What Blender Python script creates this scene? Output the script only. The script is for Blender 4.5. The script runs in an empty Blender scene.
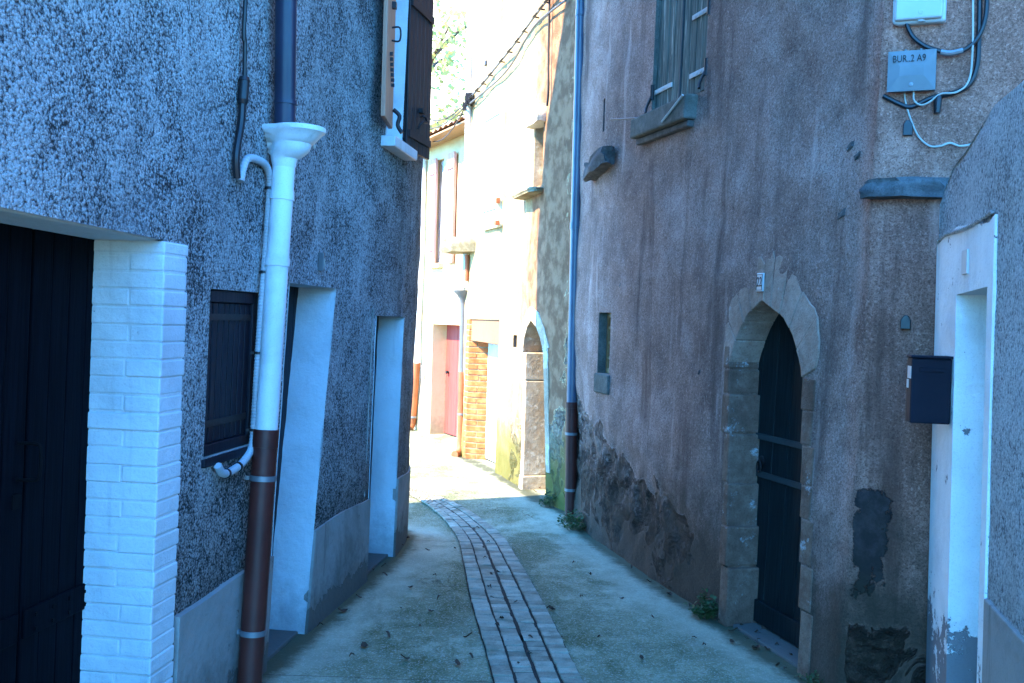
import bpy, bmesh, math, random
from mathutils import Vector, Matrix, noise as mnoise
from mathutils.geometry import delaunay_2d_cdt
random.seed(7)
SC = bpy.context.scene
COL = SC.collection
R = math.radians
CAMH = 1.75
F = 1000.0
CAMP = Vector((0, 0, CAMH))
_p = math.atan(20.5 / 1000); _r = 0.03
_f = Vector((0, math.cos(_p), -math.sin(_p)))
_r0 = Vector((1, 0, 0)); _u0 = Vector((0, math.sin(_p), math.cos(_p)))
CR = _r0 * math.cos(_r) + _u0 * math.sin(_r)
CU = -_r0 * math.sin(_r) + _u0 * math.cos(_r)

def ray(px, py):
    return _f + CR * ((px - 512) / F) - CU * ((py - 341.5) / F)

def ground(px, py, z=0.0):
    d = ray(px, py)
    return CAMP + d * ((z - CAMH) / d.z)

def at_depth(px, py, Y):
    d = ray(px, py)
    return CAMP + d * (Y / d.y)

# ---------------------------------------------------------------- mesh builder
class MB:
    def __init__(s):
        s.v = []; s.f = []; s.attr = None; s.smooth = False; s.recalc = False
    def add(s, vs, fs):
        o = len(s.v)
        s.v += [Vector(v) for v in vs]
        s.f += [tuple(i + o for i in f) for f in fs]
    def quad(s, a, b, c, d):
        s.add([a, b, c, d], [(0, 1, 2, 3)])
    def hexa(s, p):  # p: 8 points, 0-3 bottom ring, 4-7 top ring
        s.add(p, [(3, 2, 1, 0), (4, 5, 6, 7), (0, 1, 5, 4), (1, 2, 6, 5), (2, 3, 7, 6), (3, 0, 4, 7)])
    def box(s, c, sx, sy, sz, ax=None):
        X, Y, Z = ax or (Vector((1, 0, 0)), Vector((0, 1, 0)), Vector((0, 0, 1)))
        c = Vector(c)
        q = []
        for z in (-1, 1):
            for (x, y) in ((-1, -1), (1, -1), (1, 1), (-1, 1)):
                q.append(c + X * (x * sx / 2) + Y * (y * sy / 2) + Z * (z * sz / 2))
        s.hexa(q)
    def tube(s, pts, r, n=10, caps=True):
        pts = [Vector(p) for p in pts]
        rs = r if isinstance(r, (list, tuple)) else [r] * len(pts)
        rings = []
        t0 = (pts[1] - pts[0]).normalized()
        up = Vector((0, 0, 1)) if abs(t0.z) < .9 else Vector((1, 0, 0))
        nx = t0.cross(up).normalized()
        for i, p in enumerate(pts):
            a = pts[max(i - 1, 0)]; b = pts[min(i + 1, len(pts) - 1)]
            t = (b - a).normalized()
            nx = (nx - t * nx.dot(t)).normalized()
            ny = t.cross(nx)
            rings.append([p + (nx * math.cos(2 * math.pi * k / n) + ny * math.sin(2 * math.pi * k / n)) * rs[i] for k in range(n)])
        vs = [v for g in rings for v in g]
        fs = []
        for i in range(len(pts) - 1):
            for k in range(n):
                k2 = (k + 1) % n
                fs.append((i * n + k, i * n + k2, (i + 1) * n + k2, (i + 1) * n + k))
        if caps:
            fs.append(tuple(range(n))[::-1]); fs.append(tuple((len(pts) - 1) * n + k for k in range(n)))
        s.add(vs, fs); s.smooth = True
    def lathe(s, base, axis, prof, n=28, sx=None, flat=1.0):
        """prof: list of (radius, height) along axis; flat squashes along sx's normal"""
        axis = Vector(axis).normalized()
        a = Vector(sx or (1, 0, 0)); a = (a - axis * a.dot(axis)).normalized(); b = axis.cross(a)
        vs = []; fs = []
        for (r, h) in prof:
            for k in range(n):
                t = 2 * math.pi * k / n
                vs.append(Vector(base) + axis * h + a * (r * math.cos(t)) + b * (r * math.sin(t) * flat))
        for i in range(len(prof) - 1):
            for k in range(n):
                k2 = (k + 1) % n
                fs.append((i * n + k, i * n + k2, (i + 1) * n + k2, (i + 1) * n + k))
        s.add(vs, fs); s.smooth = True
    def prism(s, ring, vec):
        n = len(ring); ring = [Vector(p) for p in ring]
        vs = ring + [p + vec for p in ring]
        fs = [tuple(range(n))[::-1], tuple(range(n, 2 * n))]
        for k in range(n):
            fs.append((k, (k + 1) % n, n + (k + 1) % n, n + k))
        s.add(vs, fs)

def catmull(pts, k=6):
    pts = [Vector(p) for p in pts]
    out = []
    for i in range(len(pts) - 1):
        p0 = pts[max(i - 1, 0)]; p1 = pts[i]; p2 = pts[i + 1]; p3 = pts[min(i + 2, len(pts) - 1)]
        for j in range(k):
            t = j / k
            out.append(0.5 * ((2 * p1) + (p2 - p0) * t + (2 * p0 - 5 * p1 + 4 * p2 - p3) * t * t + (3 * p1 - p0 - 3 * p2 + p3) * t ** 3))
    out.append(pts[-1])
    return out

# ---------------------------------------------------------------- things and parts
class Thing:
    def __init__(s, name, label, cat, base, group=None):
        s.base = Vector(base)
        s.o = bpy.data.objects.new(name, None); COL.objects.link(s.o)
        s.o.location = s.base; s.o.empty_display_size = .2
        s.o['label'] = label; s.o['category'] = cat
        if group: s.o['group'] = group
    def part(s, name, mb, mat, parent=None, bevel=0, smooth=None, label=None, seg=2):
        o = mesh_obj(name, mb, mat, s.base, bevel, smooth, seg)
        o.parent = parent or s.o
        if label: o['label'] = label
        return o

def mesh_obj(name, mb, mat, base=(0, 0, 0), bevel=0, smooth=None, seg=2):
    base = Vector(base)
    me = bpy.data.meshes.new(name)
    me.from_pydata([v - base for v in mb.v], [], mb.f)
    me.validate(); me.update()
    if mb.attr:
        for k, vals in mb.attr.items():
            a = me.attributes.new(k, 'FLOAT', 'POINT')
            a.data.foreach_set('value', vals)
    if mb.smooth if smooth is None else smooth:
        me.polygons.foreach_set('use_smooth', [True] * len(me.polygons))
        if bevel == 0 and smooth is None:
            try: me.set_sharp_from_angle(angle=R(40))
            except Exception: pass
    bm = bmesh.new(); bm.from_mesh(me)
    if mb.recalc or not mb.attr: bmesh.ops.recalc_face_normals(bm, faces=bm.faces)
    bm.to_mesh(me); bm.free()
    me.materials.append(mat)
    o = bpy.data.objects.new(name, me); COL.objects.link(o)
    if bevel:
        b = o.modifiers.new('Bevel', 'BEVEL'); b.width = bevel; b.segments = seg; b.limit_method = 'ANGLE'; b.angle_limit = R(35)
    return o

def single(name, mb, mat, label, cat, base, group=None, **k):
    o = mesh_obj(name, mb, mat, base, **k)
    o.location = Vector(base)
    o['label'] = label; o['category'] = cat
    if group: o['group'] = group
    return o

def structure(name, mb, mat, **k):
    o = mesh_obj(name, mb, mat, **k); o['kind'] = 'structure'
    return o

# ---------------------------------------------------------------- walls
class Wall:
    """vertical surface over a plan polyline; s runs to the right as seen from the street"""
    def __init__(s, pts, lean=0.0, flat=False):
        s.p = [Vector((a, b)) for a, b in pts]
        s.lean = lean if isinstance(lean, list) else [lean] * len(pts)
        s.flat = flat
        s.l = [0.0]
        for a, b in zip(s.p, s.p[1:]): s.l.append(s.l[-1] + (b - a).length)
        s.n = []
        d = [(b - a).normalized() for a, b in zip(s.p, s.p[1:])]
        for i in range(len(s.p)):
            t = d[max(i - 1, 0)] + d[min(i, len(d) - 1)]; t.normalize()
            m = Vector((t.y, -t.x)); k = m.dot(Vector((d[min(i, len(d) - 1)].y, -d[min(i, len(d) - 1)].x)))
            s.n.append(m / max(k, .5))
    def _i(s, q):
        for i in range(len(s.l) - 2):
            if q < s.l[i + 1]: return i
        return len(s.l) - 2
    def pt(s, q, z, off=0.0):
        i = s._i(q); t = (q - s.l[i]) / (s.l[i + 1] - s.l[i])
        b = s.p[i].lerp(s.p[i + 1], t); tt = min(max(t, 0), 1)
        n = s.n[i].lerp(s.n[i + 1], tt)
        if s.flat and abs(off) > .045:
            d = (s.p[i + 1] - s.p[i]).normalized(); n = Vector((d.y, -d.x))
        b = b + n * (off + (s.lean[i] * (1 - tt) + s.lean[i + 1] * tt) * z)
        return Vector((b.x, b.y, z))
    def axes(s, q):
        i = s._i(q)
        t = (s.p[i + 1] - s.p[i]).normalized()
        T = Vector((t.x, t.y, 0)); N = Vector((t.y, -t.x, 0))
        U = (Vector((0, 0, 1)) + N * s.lean[i]).normalized()
        return T, N, U
    def hit(s, px, py, off=0.0):
        d = ray(px, py); best = None
        for i in range(len(s.p) - 1):
            a = Vector((*s.p[i], 0)); b = Vector((*s.p[i + 1], 0))
            L = (b - a).length; t = (b - a) / L; n = Vector((t.y, -t.x, 0))
            up = Vector((0, 0, 1)) + n * (s.lean[i] + s.lean[i + 1]) / 2
            o = a + n * off
            M = Matrix((t, up, -d)).transposed()
            try: x = M.inverted() @ (CAMP - o)
            except ValueError: continue
            if x.z <= 0: continue
            e = max(0, -x.x, x.x - L)
            key = (e > .04, e if e > .04 else x.z)
            if best is None or key < best[0]: best = (key, s.l[i] + x.x, x.y)
        return best[1], best[2]
    def hit3(s, px, py, off=0.0):
        q, z = s.hit(px, py, off); return s.pt(q, z, off)
    def box(s, mb, s0, s1, z0, z1, o0, o1):
        r = []
        for z in (z0, z1):
            r += [s.pt(s0, z, o1), s.pt(s1, z, o1), s.pt(s1, z, o0), s.pt(s0, z, o0)]
        mb.hexa(r)
    def poly(s, mb, ring, o0, o1):
        """extruded polygon given in (s, z)"""
        n = len(ring)
        vs = [s.pt(a, b, o0) for a, b in ring] + [s.pt(a, b, o1) for a, b in ring]
        fs = [tuple(range(n))[::-1], tuple(range(n, 2 * n))] + [(k, (k + 1) % n, n + (k + 1) % n, n + k) for k in range(n)]
        mb.add(vs, fs)
    def strip(s, mb, pl, o0, o1, wob=0.0, step=.12):
        """reveal faces along an (s,z) polyline, subdivided"""
        for (a, b) in zip(pl, pl[1:]):
            L = math.hypot(b[0] - a[0], b[1] - a[1]); k = max(1, int(L / step)) if wob else 1
            for j in range(k):
                q = []
                for t in (j / k, (j + 1) / k):
                    u = a[0] + (b[0] - a[0]) * t; w = a[1] + (b[1] - a[1]) * t
                    q.append((u, w))
                mb.quad(s.pt(*q[0], o0), s.pt(*q[1], o0), s.pt(*q[1], o1), s.pt(*q[0], o1))

def inside(p, ring):
    x, y = p; c = False; n = len(ring)
    for i in range(n):
        x1, y1 = ring[i]; x2, y2 = ring[i - 1]
        if (y1 > y) != (y2 > y) and x < (x2 - x1) * (y - y1) / (y2 - y1) + x1: c = not c
    return c

def segd(p, ring):
    m = 1e9
    for i in range(len(ring)):
        ax, ay = ring[i - 1]; bx, by = ring[i]
        dx, dy = bx - ax, by - ay; L = dx * dx + dy * dy or 1e-9
        t = min(1, max(0, ((p[0] - ax) * dx + (p[1] - ay) * dy) / L))
        m = min(m, math.hypot(p[0] - ax - t * dx, p[1] - ay - t * dy))
    return m

def sheet(W, outline, holes, svals, zvals, disp=None, wear=None, off=0.0, fade=.12, dirt_tint=None, tar=None):
    """wall face with openings cut out and a gentle real unevenness"""
    pts = []; edges = []; random.seed(3)
    rings = [outline] + holes
    for ring in rings:
        b = len(pts); dense = []
        for i in range(len(ring)):
            p, q = ring[i], ring[(i + 1) % len(ring)]
            L = math.hypot(q[0] - p[0], q[1] - p[1]); k = max(1, int(L / .15)) if ring is not outline else max(1, int(L / .4))
            for j in range(k): dense.append((p[0] + (q[0] - p[0]) * j / k, p[1] + (q[1] - p[1]) * j / k))
        pts += dense; n = len(dense)
        edges += [(b + i, b + (i + 1) % n) for i in range(n)]
    nb = len(pts)
    for a in svals:
        for z in zvals:
            p = (a + random.uniform(-.01, .01), z + random.uniform(-.01, .01))
            if not inside(p, outline) or segd(p, outline) < .02: continue
            bad = False
            for h in holes:
                xs = [q[0] for q in h]; ys = [q[1] for q in h]
                if min(xs) - .03 < p[0] < max(xs) + .03 and min(ys) - .03 < p[1] < max(ys) + .03:
                    if inside(p, h) or segd(p, h) < .02: bad = True
            if not bad: pts.append(p)
    vo, eo, fo, *_ = delaunay_2d_cdt([Vector(p) for p in pts], edges, [], 0, 1e-5)
    mb = MB(); mb.smooth = True
    keep = []
    for f in fo:
        c = sum((vo[i] for i in f), Vector((0, 0))) / len(f); c = (c.x, c.y)
        if not inside(c, outline): continue
        if any(inside(c, h) for h in holes): continue
        keep.append(tuple(f))
    w = []
    for v in vo:
        d = 0.0
        if disp:
            m = min([segd(v, h) for h in holes] + [9]) if holes else 9
            d = disp(v.x, v.y) * min(1, m / fade)
        mb.v.append(W.pt(v.x, v.y, off + d))
        w.append(wear(v.x, v.y) if wear else 0.0)
    mb.f = keep
    mb.attr = {'wear': w}
    if tar: mb.attr['tar'] = [tar(v.x, v.y) for v in vo]
    if dirt_tint: mb.attr['dirt_tint'] = [dirt_tint(v.x, v.y) for v in vo]
    return mb

def frange(a, b, st):
    n = max(1, int(round((b - a) / st))); return [a + (b - a) * i / n for i in range(n + 1)]

def text_part(thing, name, txt, W, q, z, off, size, mat, parent, sx=1.0, font_bold=0.0, align='CENTER'):
    cu = bpy.data.curves.new('lettering', 'FONT'); cu.body = txt; cu.size = size; cu.align_x = align; cu.align_y = 'CENTER'
    cu.extrude = .0008; cu.offset = font_bold; cu.resolution_u = 6
    t = bpy.data.objects.new('lettering', cu); COL.objects.link(t)
    dg = bpy.context.evaluated_depsgraph_get(); dg.update()
    me = bpy.data.meshes.new_from_object(t.evaluated_get(dg))
    bpy.data.objects.remove(t); bpy.data.curves.remove(cu)
    T, N, U = W.axes(q); o = W.pt(q, z, off)
    mb = MB(); mb.add([o + T * (v.co.x * sx) + U * v.co.y + N * v.co.z for v in me.vertices], [tuple(p.vertices) for p in me.polygons])
    bpy.data.meshes.remove(me)
    return thing.part(name, mb, mat, parent)
# ---------------------------------------------------------------- materials
class NT:
    def __init__(s, name):
        s.m = bpy.data.materials.new(name); s.m.use_nodes = True
        s.t = s.m.node_tree; s.b = s.t.nodes['Principled BSDF']; s._tc = None
    def n(s, typ, **k):
        x = s.t.nodes.new(typ)
        for a, v in k.items(): setattr(x, a, v)
        return x
    def put(s, sock, v):
        if isinstance(v, bpy.types.NodeSocket): s.t.links.new(v, sock)
        elif isinstance(v, (int, float)) and hasattr(sock.default_value, '__len__'):
            L = len(sock.default_value); sock.default_value = ([v] * 3 + [1])[:L] if L == 4 else [v] * L
        elif isinstance(v, (tuple, list)):
            L = len(sock.default_value); sock.default_value = (list(v) + [1])[:L]
        else: sock.default_value = v
    def co(s, scale=None):
        if not s._tc: s._tc = s.n('ShaderNodeTexCoord').outputs['Object']
        if scale is None: return s._tc
        mp = s.n('ShaderNodeMapping'); s.put(mp.inputs['Vector'], s._tc); s.put(mp.inputs['Scale'], scale)
        return mp.outputs[0]
    def noise(s, scale, detail=4, rough=.55, vec=None, dist=0):
        x = s.n('ShaderNodeTexNoise'); s.put(x.inputs['Vector'], vec or s.co())
        x.inputs['Scale'].default_value = scale; x.inputs['Detail'].default_value = detail
        x.inputs['Roughness'].default_value = rough; x.inputs['Distortion'].default_value = dist
        return x.outputs[0]
    def vor(s, scale, feature='F1', vec=None, out='Distance', rand=1):
        x = s.n('ShaderNodeTexVoronoi', feature=feature); s.put(x.inputs['Vector'], vec or s.co())
        x.inputs['Scale'].default_value = scale; x.inputs['Randomness'].default_value = rand
        return x.outputs[out]
    def attr(s, name):
        return s.n('ShaderNodeAttribute', attribute_name=name).outputs['Fac']
    def math(s, op, a, b=0.0, clamp=False):
        x = s.n('ShaderNodeMath', operation=op, use_clamp=clamp); s.put(x.inputs[0], a); s.put(x.inputs[1], b)
        return x.outputs[0]
    def sep(s, axis, vec=None):
        x = s.n('ShaderNodeSeparateXYZ'); s.put(x.inputs[0], vec or s.co()); return x.outputs[axis]
    def ramp(s, fac, stops, interp='LINEAR'):
        x = s.n('ShaderNodeValToRGB'); x.color_ramp.interpolation = interp
        e = x.color_ramp.elements
        while len(e) < len(stops): e.new(0.5)
        for i, (p, c) in enumerate(stops):
            e[i].position = p; e[i].color = (c, c, c, 1) if isinstance(c, (int, float)) else (*c, 1)
        s.put(x.inputs[0], fac); return x.outputs[0]
    def step(s, v, a, b):
        x = s.n('ShaderNodeMapRange', interpolation_type='SMOOTHSTEP'); s.put(x.inputs[0], v)
        x.inputs[1].default_value = a; x.inputs[2].default_value = b
        return x.outputs[0]
    def mix(s, fac, a, b, blend='MIX'):
        x = s.n('ShaderNodeMix', data_type='RGBA', blend_type=blend)
        s.put(x.inputs[0], fac); s.put(x.inputs[6], a); s.put(x.inputs[7], b); return x.outputs[2]
    def bump(s, h, dist=.01, strength=1.0, normal=None):
        x = s.n('ShaderNodeBump'); s.put(x.inputs['Height'], h)
        x.inputs['Distance'].default_value = dist; x.inputs['Strength'].default_value = strength
        if normal: s.put(x.inputs['Normal'], normal)
        return x.outputs[0]
    def done(s, col, rough=.85, normal=None, metal=0, spec=.3):
        s.put(s.b.inputs['Base Color'], col); s.put(s.b.inputs['Roughness'], rough)
        s.b.inputs['Metallic'].default_value = metal; s.b.inputs['Specular IOR Level'].default_value = spec
        if normal: s.put(s.b.inputs['Normal'], normal)
        return s.m

def mat_roughcast(name, lo, hi, stain, scale=70, dark=.3):
    """thrown aggregate render: pale grains, mortar and crevice shade coloured in by height, uneven coverage, run-off stains"""
    k = NT(name)
    cov = k.noise(2.3, 5, .65, dist=.5)
    v = k.vor(scale, 'F1'); v2 = k.vor(scale * 2.3, 'F1'); n = k.noise(scale * .6, 5, .72); n2 = k.noise(scale * .2, 4, .65)
    h = k.math('ADD', k.math('MULTIPLY', v, -.75), k.math('ADD', k.math('MULTIPLY', v2, -.3), k.math('ADD', k.math('MULTIPLY', n, 2.2), k.math('MULTIPLY', n2, .55))))
    g = k.math('ADD', h, k.math('ADD', k.math('MULTIPLY', k.sep(0, k.vor(scale, 'F1', out='Color')), .35), k.math('MULTIPLY', k.math('SUBTRACT', cov, .5), 1.3)))
    c = k.ramp(k.math('MULTIPLY', g, .5), [(.30, tuple(x * dark for x in lo)), (.40, lo), (.53, tuple((a + b) / 2 for a, b in zip(lo, hi))), (.68, hi)])  # height drives the colour: crevice shade painted dark, grain tops pale
    big = k.noise(.9, 6, .65)
    c = k.mix(k.math('MULTIPLY', k.step(big, .46, .7), .7), c, k.mix(.7, c, stain, 'MULTIPLY'))
    streak = k.noise(1.0, 5, .65, k.co((4, 4, .5)), .2)
    c = k.mix(k.math('MULTIPLY', k.step(streak, .55, .72), .5), c, k.mix(.8, c, stain, 'MULTIPLY'))
    z = k.sep(2)
    low = k.step(k.math('ADD', z, k.math('MULTIPLY', k.noise(2.5, 5, .7), -1.3)), .75, -.35)
    c = k.mix(k.math('MULTIPLY', low, .7), c, k.mix(.85, c, (.34, .27, .2), 'MULTIPLY'))
    dm = k.step(k.math('ADD', k.attr('dirt_tint'), k.math('ADD', k.math('MULTIPLY', k.noise(1.0, 6, .7, k.co((9, 9, 1.6)), .3), .8), k.math('MULTIPLY', k.noise(14, 5, .7), .35))), .82, 1.25)
    c = k.mix(k.math('MULTIPLY', dm, .85), c, k.mix(.75, c, (.16, .14, .10), 'MULTIPLY'))
    rep_ = k.step(k.noise(.75, 4, .55, dist=.8), .60, .63)
    c = k.mix(k.math('MULTIPLY', rep_, .3), c, tuple(x * 1.3 for x in lo))
    hb = k.math('MULTIPLY', h, k.math('MULTIPLY', k.math('ADD', .6, k.math('MULTIPLY', cov, .9)), k.math('SUBTRACT', 1.0, k.math('MULTIPLY', rep_, .35))))
    return k.done(c, .95, k.bump(hb, .026, 1.0), spec=.12)

def mat_paint(name, col, dirt_tint, amt=.25, rough=.75, bumpd=.004, scale=14, zdirt=0, peel=None):
    k = NT(name)
    n = k.noise(2.2, 6, .65, dist=.4); m = k.noise(scale, 6, .65); fine = k.noise(160, 3, .6); lump = k.noise(5, 4, .6)
    f = k.math('MULTIPLY', k.step(n, .42, .72), amt)
    c = k.mix(f, col, dirt_tint)
    run = k.noise(1.0, 5, .7, k.co((11, 11, .9)), .2)
    c = k.mix(k.math('MULTIPLY', k.step(run, .56, .72), amt), c, dirt_tint)
    c = k.mix(k.math('MULTIPLY', k.step(fine, .52, .7), .18), c, tuple(x * .5 for x in dirt_tint))
    z = k.sep(2)
    low = k.step(k.math('ADD', z, k.math('MULTIPLY', m, -.55)), .12, -.28)
    c = k.mix(k.math('MULTIPLY', low, .6), c, tuple(x * .55 for x in dirt_tint))
    h = k.math('ADD', m, k.math('ADD', k.math('MULTIPLY', fine, .16), k.math('MULTIPLY', lump, 1.3)))
    chip = k.math('SUBTRACT', k.noise(9, 7, .75), .0)
    thr = k.step(chip, .685, .695)
    if zdirt:
        thr = k.step(chip, .645, .655)
        q = k.math('ADD', k.math('MULTIPLY', z, -1 / zdirt), k.math('MULTIPLY', k.noise(6, 7, .72), 2.2))
        thr = k.math('MAXIMUM', thr, k.step(q, .42, .46))
    c = k.mix(k.math('MULTIPLY', thr, .85), c, peel or tuple(x * .75 for x in dirt_tint))
    h = k.math('SUBTRACT', h, k.math('MULTIPLY', thr, .7))
    return k.done(c, rough, k.bump(h, bumpd, 1.0), spec=.25)

def mat_wood(name, a, b, rough=.6, grain=60, axis=2, peel=0, peelcol=(.3, .3, .28), spec=.3):
    k = NT(name)
    sc = [grain, grain, grain]; sc[axis] = 2.5
    g = k.noise(1.0, 5, .65, k.co(tuple(sc)), .3)
    c = k.mix(k.step(g, .35, .7), a, b)
    if peel:
        sc2 = [24, 24, 24]; sc2[axis] = 1.6
        q = k.noise(1.0, 5, .7, k.co(tuple(sc2)))
        c = k.mix(k.step(q, 1 - peel, 1 - peel + .08), c, peelcol)
    return k.done(c, rough, k.bump(g, .002, .8), spec=spec)

def mat_plain(name, col, rough=.5, metal=0, var=.25, spec=.4, bumpd=.0006, scale=30):
    k = NT(name)
    n = k.noise(scale, 4, .6); n2 = k.noise(3, 4, .6)
    d = tuple(x * (1 - var) for x in col)
    c = k.mix(k.step(n2, .35, .7), col, d)
    r = k.math('ADD', k.math('MULTIPLY', n, .25), rough - .12, True)
    return k.done(c, r, k.bump(n, bumpd, .6), metal, spec)

def mat_plaster_old(name, cols, stone, foot_tint=(.03, .035, .012), wear_amt=1.0, streak=.5, grain=1.0, foot_z=.55, streakc=None):
    """old lime render: mottled, streaked, fallen off where the 'wear' attribute is high, foot tinted darker"""
    k = NT(name)
    w = k.attr('wear')
    big = k.noise(1.3, 6, .62, dist=.4); med = k.noise(6, 6, .65); fine = k.noise(130, 3, .6); pit = k.noise(42, 3, .6)
    c = k.ramp(k.math('ADD', k.math('MULTIPLY', big, .65), k.math('MULTIPLY', med, .35)), [(.3, cols[0]), (.5, cols[1]), (.7, cols[2])])
    c = k.mix(k.math('MULTIPLY', k.step(k.vor(95, out='Distance'), .25, .05), .35), c, tuple(x * 1.5 for x in cols[2]))
    c = k.mix(k.math('MULTIPLY', k.step(fine, .46, .66), .62), c, tuple(x * .42 for x in cols[0]))
    g2 = k.noise(62, 5, .75)
    c = k.mix(k.math('MULTIPLY', k.step(g2, .52, .66), .5), c, tuple(x * .5 for x in cols[0]))
    c = k.mix(k.math('MULTIPLY', k.step(g2, .46, .34), .4), c, tuple(min(1, x * 1.35) for x in cols[2]))
    pm = k.noise(15, 6, .75)
    c = k.mix(k.math('MULTIPLY', k.step(pm, .62, .70), .6), c, tuple(x * .5 for x in cols[0]))
    st = k.noise(1.0, 6, .65, k.co((4.5, 4.5, .45)), .2)
    c = k.mix(k.math('MULTIPLY', k.step(st, .5, .72), streak), c, streakc or tuple(x * .55 for x in cols[0]))
    st2 = k.noise(1.0, 5, .6, k.co((7, 7, .6)))
    c = k.mix(k.math('MULTIPLY', k.step(st2, .58, .8), streak * .6), c, tuple(min(1, x * 1.45) for x in cols[2]))
    if 'far' in name or 'cream' in name:
        dm = k.math('ADD', k.attr('dirt_tint'), k.math('ADD', k.math('MULTIPLY', k.noise(1.0, 6, .68, k.co((3.5, 3.5, .8)), .3), .9), k.math('MULTIPLY', k.noise(9, 6, .7), .5)))
        c = k.mix(k.math('MULTIPLY', k.step(dm, .62, 1.12), .95), c, k.mix(k.step(med, .4, .62), (.17, .082, .045), (.33, .175, .10)))
    # fallen render: rubble core, warped stones, gouges
    w1 = k.noise(3.2, 7, .62, dist=.6)
    wm = k.math('ADD', k.math('MULTIPLY', w, wear_amt), k.math('ADD', w1, -1.02))
    m = k.step(wm, -.012, .014)
    edge = k.math('MULTIPLY', k.step(wm, -.04, -.010), k.math('SUBTRACT', 1.0, m))
    wv = k.n('ShaderNodeVectorMath', operation='ADD'); k.put(wv.inputs[0], k.co((4.2, 4.2, 7.5)))
    nz_ = k.n('ShaderNodeTexNoise'); k.put(nz_.inputs['Vector'], k.co()); nz_.inputs['Scale'].default_value = 6; nz_.inputs['Detail'].default_value = 5
    sc_ = k.n('ShaderNodeVectorMath', operation='SCALE'); k.put(sc_.inputs[0], nz_.outputs['Color']); sc_.inputs['Scale'].default_value = 1.3
    k.put(wv.inputs[1], sc_.outputs[0])
    cell = k.vor(1.0, vec=wv.outputs[0], out='Color'); ed = k.vor(1.0, 'DISTANCE_TO_EDGE', vec=wv.outputs[0])
    gouge = k.noise(1.0, 6, .7, k.co((6, 6, 14)), .5)
    rub = k.noise(11, 7, .72)
    sc = k.ramp(k.math('ADD', k.math('MULTIPLY', k.sep(0, cell), .45), k.math('MULTIPLY', rub, .6)), [(.25, stone[0]), (.5, stone[1]), (.8, stone[2])])
    sc = k.mix(k.math('MULTIPLY', k.step(k.noise(22, 6, .75), .52, .62), .75), sc, tuple(x * 1.0 for x in cols[2]))
    sc = k.mix(k.math('MULTIPLY', k.step(gouge, .56, .66), .75), sc, tuple(x * .35 for x in stone[0]))
    c = k.mix(k.math('MULTIPLY', edge, .4), c, tuple(min(1, x * 1.5) for x in cols[2]))
    c = k.mix(m, c, sc)
    if 'brown' in name: c = k.mix(k.attr('dirt_tint'), c, k.mix(1.0, c, (1.12, .80, .70), 'MULTIPLY'))  # camera-facing section painted redder to offset the blue skylight on it
    tm = k.step(k.math('ADD', k.attr('tar'), k.math('MULTIPLY', k.math('SUBTRACT', k.noise(9, 7, .7), .5), 1.1)), .48, .52)
    c = k.mix(tm, c, k.mix(k.step(rub, .4, .7), (.028, .020, .020), (.07, .05, .047)))
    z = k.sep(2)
    low = k.step(k.math('ADD', z, k.math('MULTIPLY', k.noise(4, 5, .7), -foot_z * 1.1)), foot_z * .45, -.28)
    c = k.mix(k.math('MULTIPLY', low, .85), c, foot_tint)  # wall gets darker towards the ground
    h = k.math('ADD', k.math('MULTIPLY', med, .5), k.math('ADD', k.math('MULTIPLY', fine, .14 * grain), k.math('MULTIPLY', pit, .3 * grain)))
    h = k.math('SUBTRACT', h, k.math('MULTIPLY', k.step(wm, -.02, .10), 2.2))
    rh_ = k.math('ADD', k.math('MULTIPLY', rub, 4.5), k.math('SUBTRACT', k.math('MULTIPLY', k.step(ed, 0, .25), .8), k.math('MULTIPLY', k.step(gouge, .50, .66), 2.4)))
    h = k.math('ADD', h, k.math('MULTIPLY', rh_, m)); h = k.math('SUBTRACT', h, k.math('MULTIPLY', tm, .8))
    return k.done(c, .93, k.bump(h, .016, 1.0), spec=.15)

M = {}
M['dash'] = mat_roughcast('roughcast_grey', (.20, .205, .215), (.82, .84, .85), (.55, .53, .52), 104, .30)
M['dash_light'] = mat_roughcast('roughcast_pale', (.58, .58, .58), (.90, .90, .89), (1, 1, 1), 95, .5)
M['white'] = mat_paint('white_masonry_paint', (.56, .61, .63), (.30, .33, .35), .4, bumpd=.007)
M['white_worn'] = mat_paint('white_paint_worn', (.82, .83, .82), (.42, .42, .43), .35, zdirt=.75, bumpd=.009, peel=(.10, .09, .10))
M['white_gloss'] = mat_paint('white_pipe_paint', (.62, .66, .68), (.30, .30, .28), .55, .42, bumpd=.0009, scale=30)
M['plinth'] = mat_paint('cement_plinth', (.30, .285, .265), (.13, .12, .105), .8, .9, .006, 22, zdirt=.2)
M['plaster'] = mat_plaster_old('brown_lime_render', ((.12, .069, .055), (.30, .185, .152), (.54, .37, .32)), ((.085, .050, .040), (.20, .122, .095), (.40, .27, .215)), streak=.85, foot_tint=(.035, .028, .018), foot_z=1.05, streakc=(.085, .052, .043))
M['plaster_far'] = mat_plaster_old('cream_lime_render', ((.34, .225, .105), (.52, .375, .19), (.66, .515, .29)), ((.16, .12, .09), (.3, .24, .18), (.42, .35, .27)), foot_tint=(.10, .105, .02), streak=.75, foot_z=.9, streakc=(.13, .11, .095))  # green at the foot is moss
M['cream'] = mat_paint('cream_wall_paint', (.70, .545, .31), (.5, .37, .2), .4, .85)
M['bluezinc'] = mat_plain('blue_grey_pipe_paint', (.085, .12, .185), .32, .0, .25, .6)
M['navy'] = mat_plain('dark_blue_pipe', (.018, .024, .05), .4)
M['brownpipe'] = mat_plain('oxide_brown_pipe', (.085, .016, .011), .5, var=.4)
M['rustpipe'] = mat_plain('rusty_orange_pipe', (.36, .11, .035), .6, var=.4)
M['greyhose'] = mat_plain('grey_ribbed_conduit', (.38, .40, .42), .45)
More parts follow.
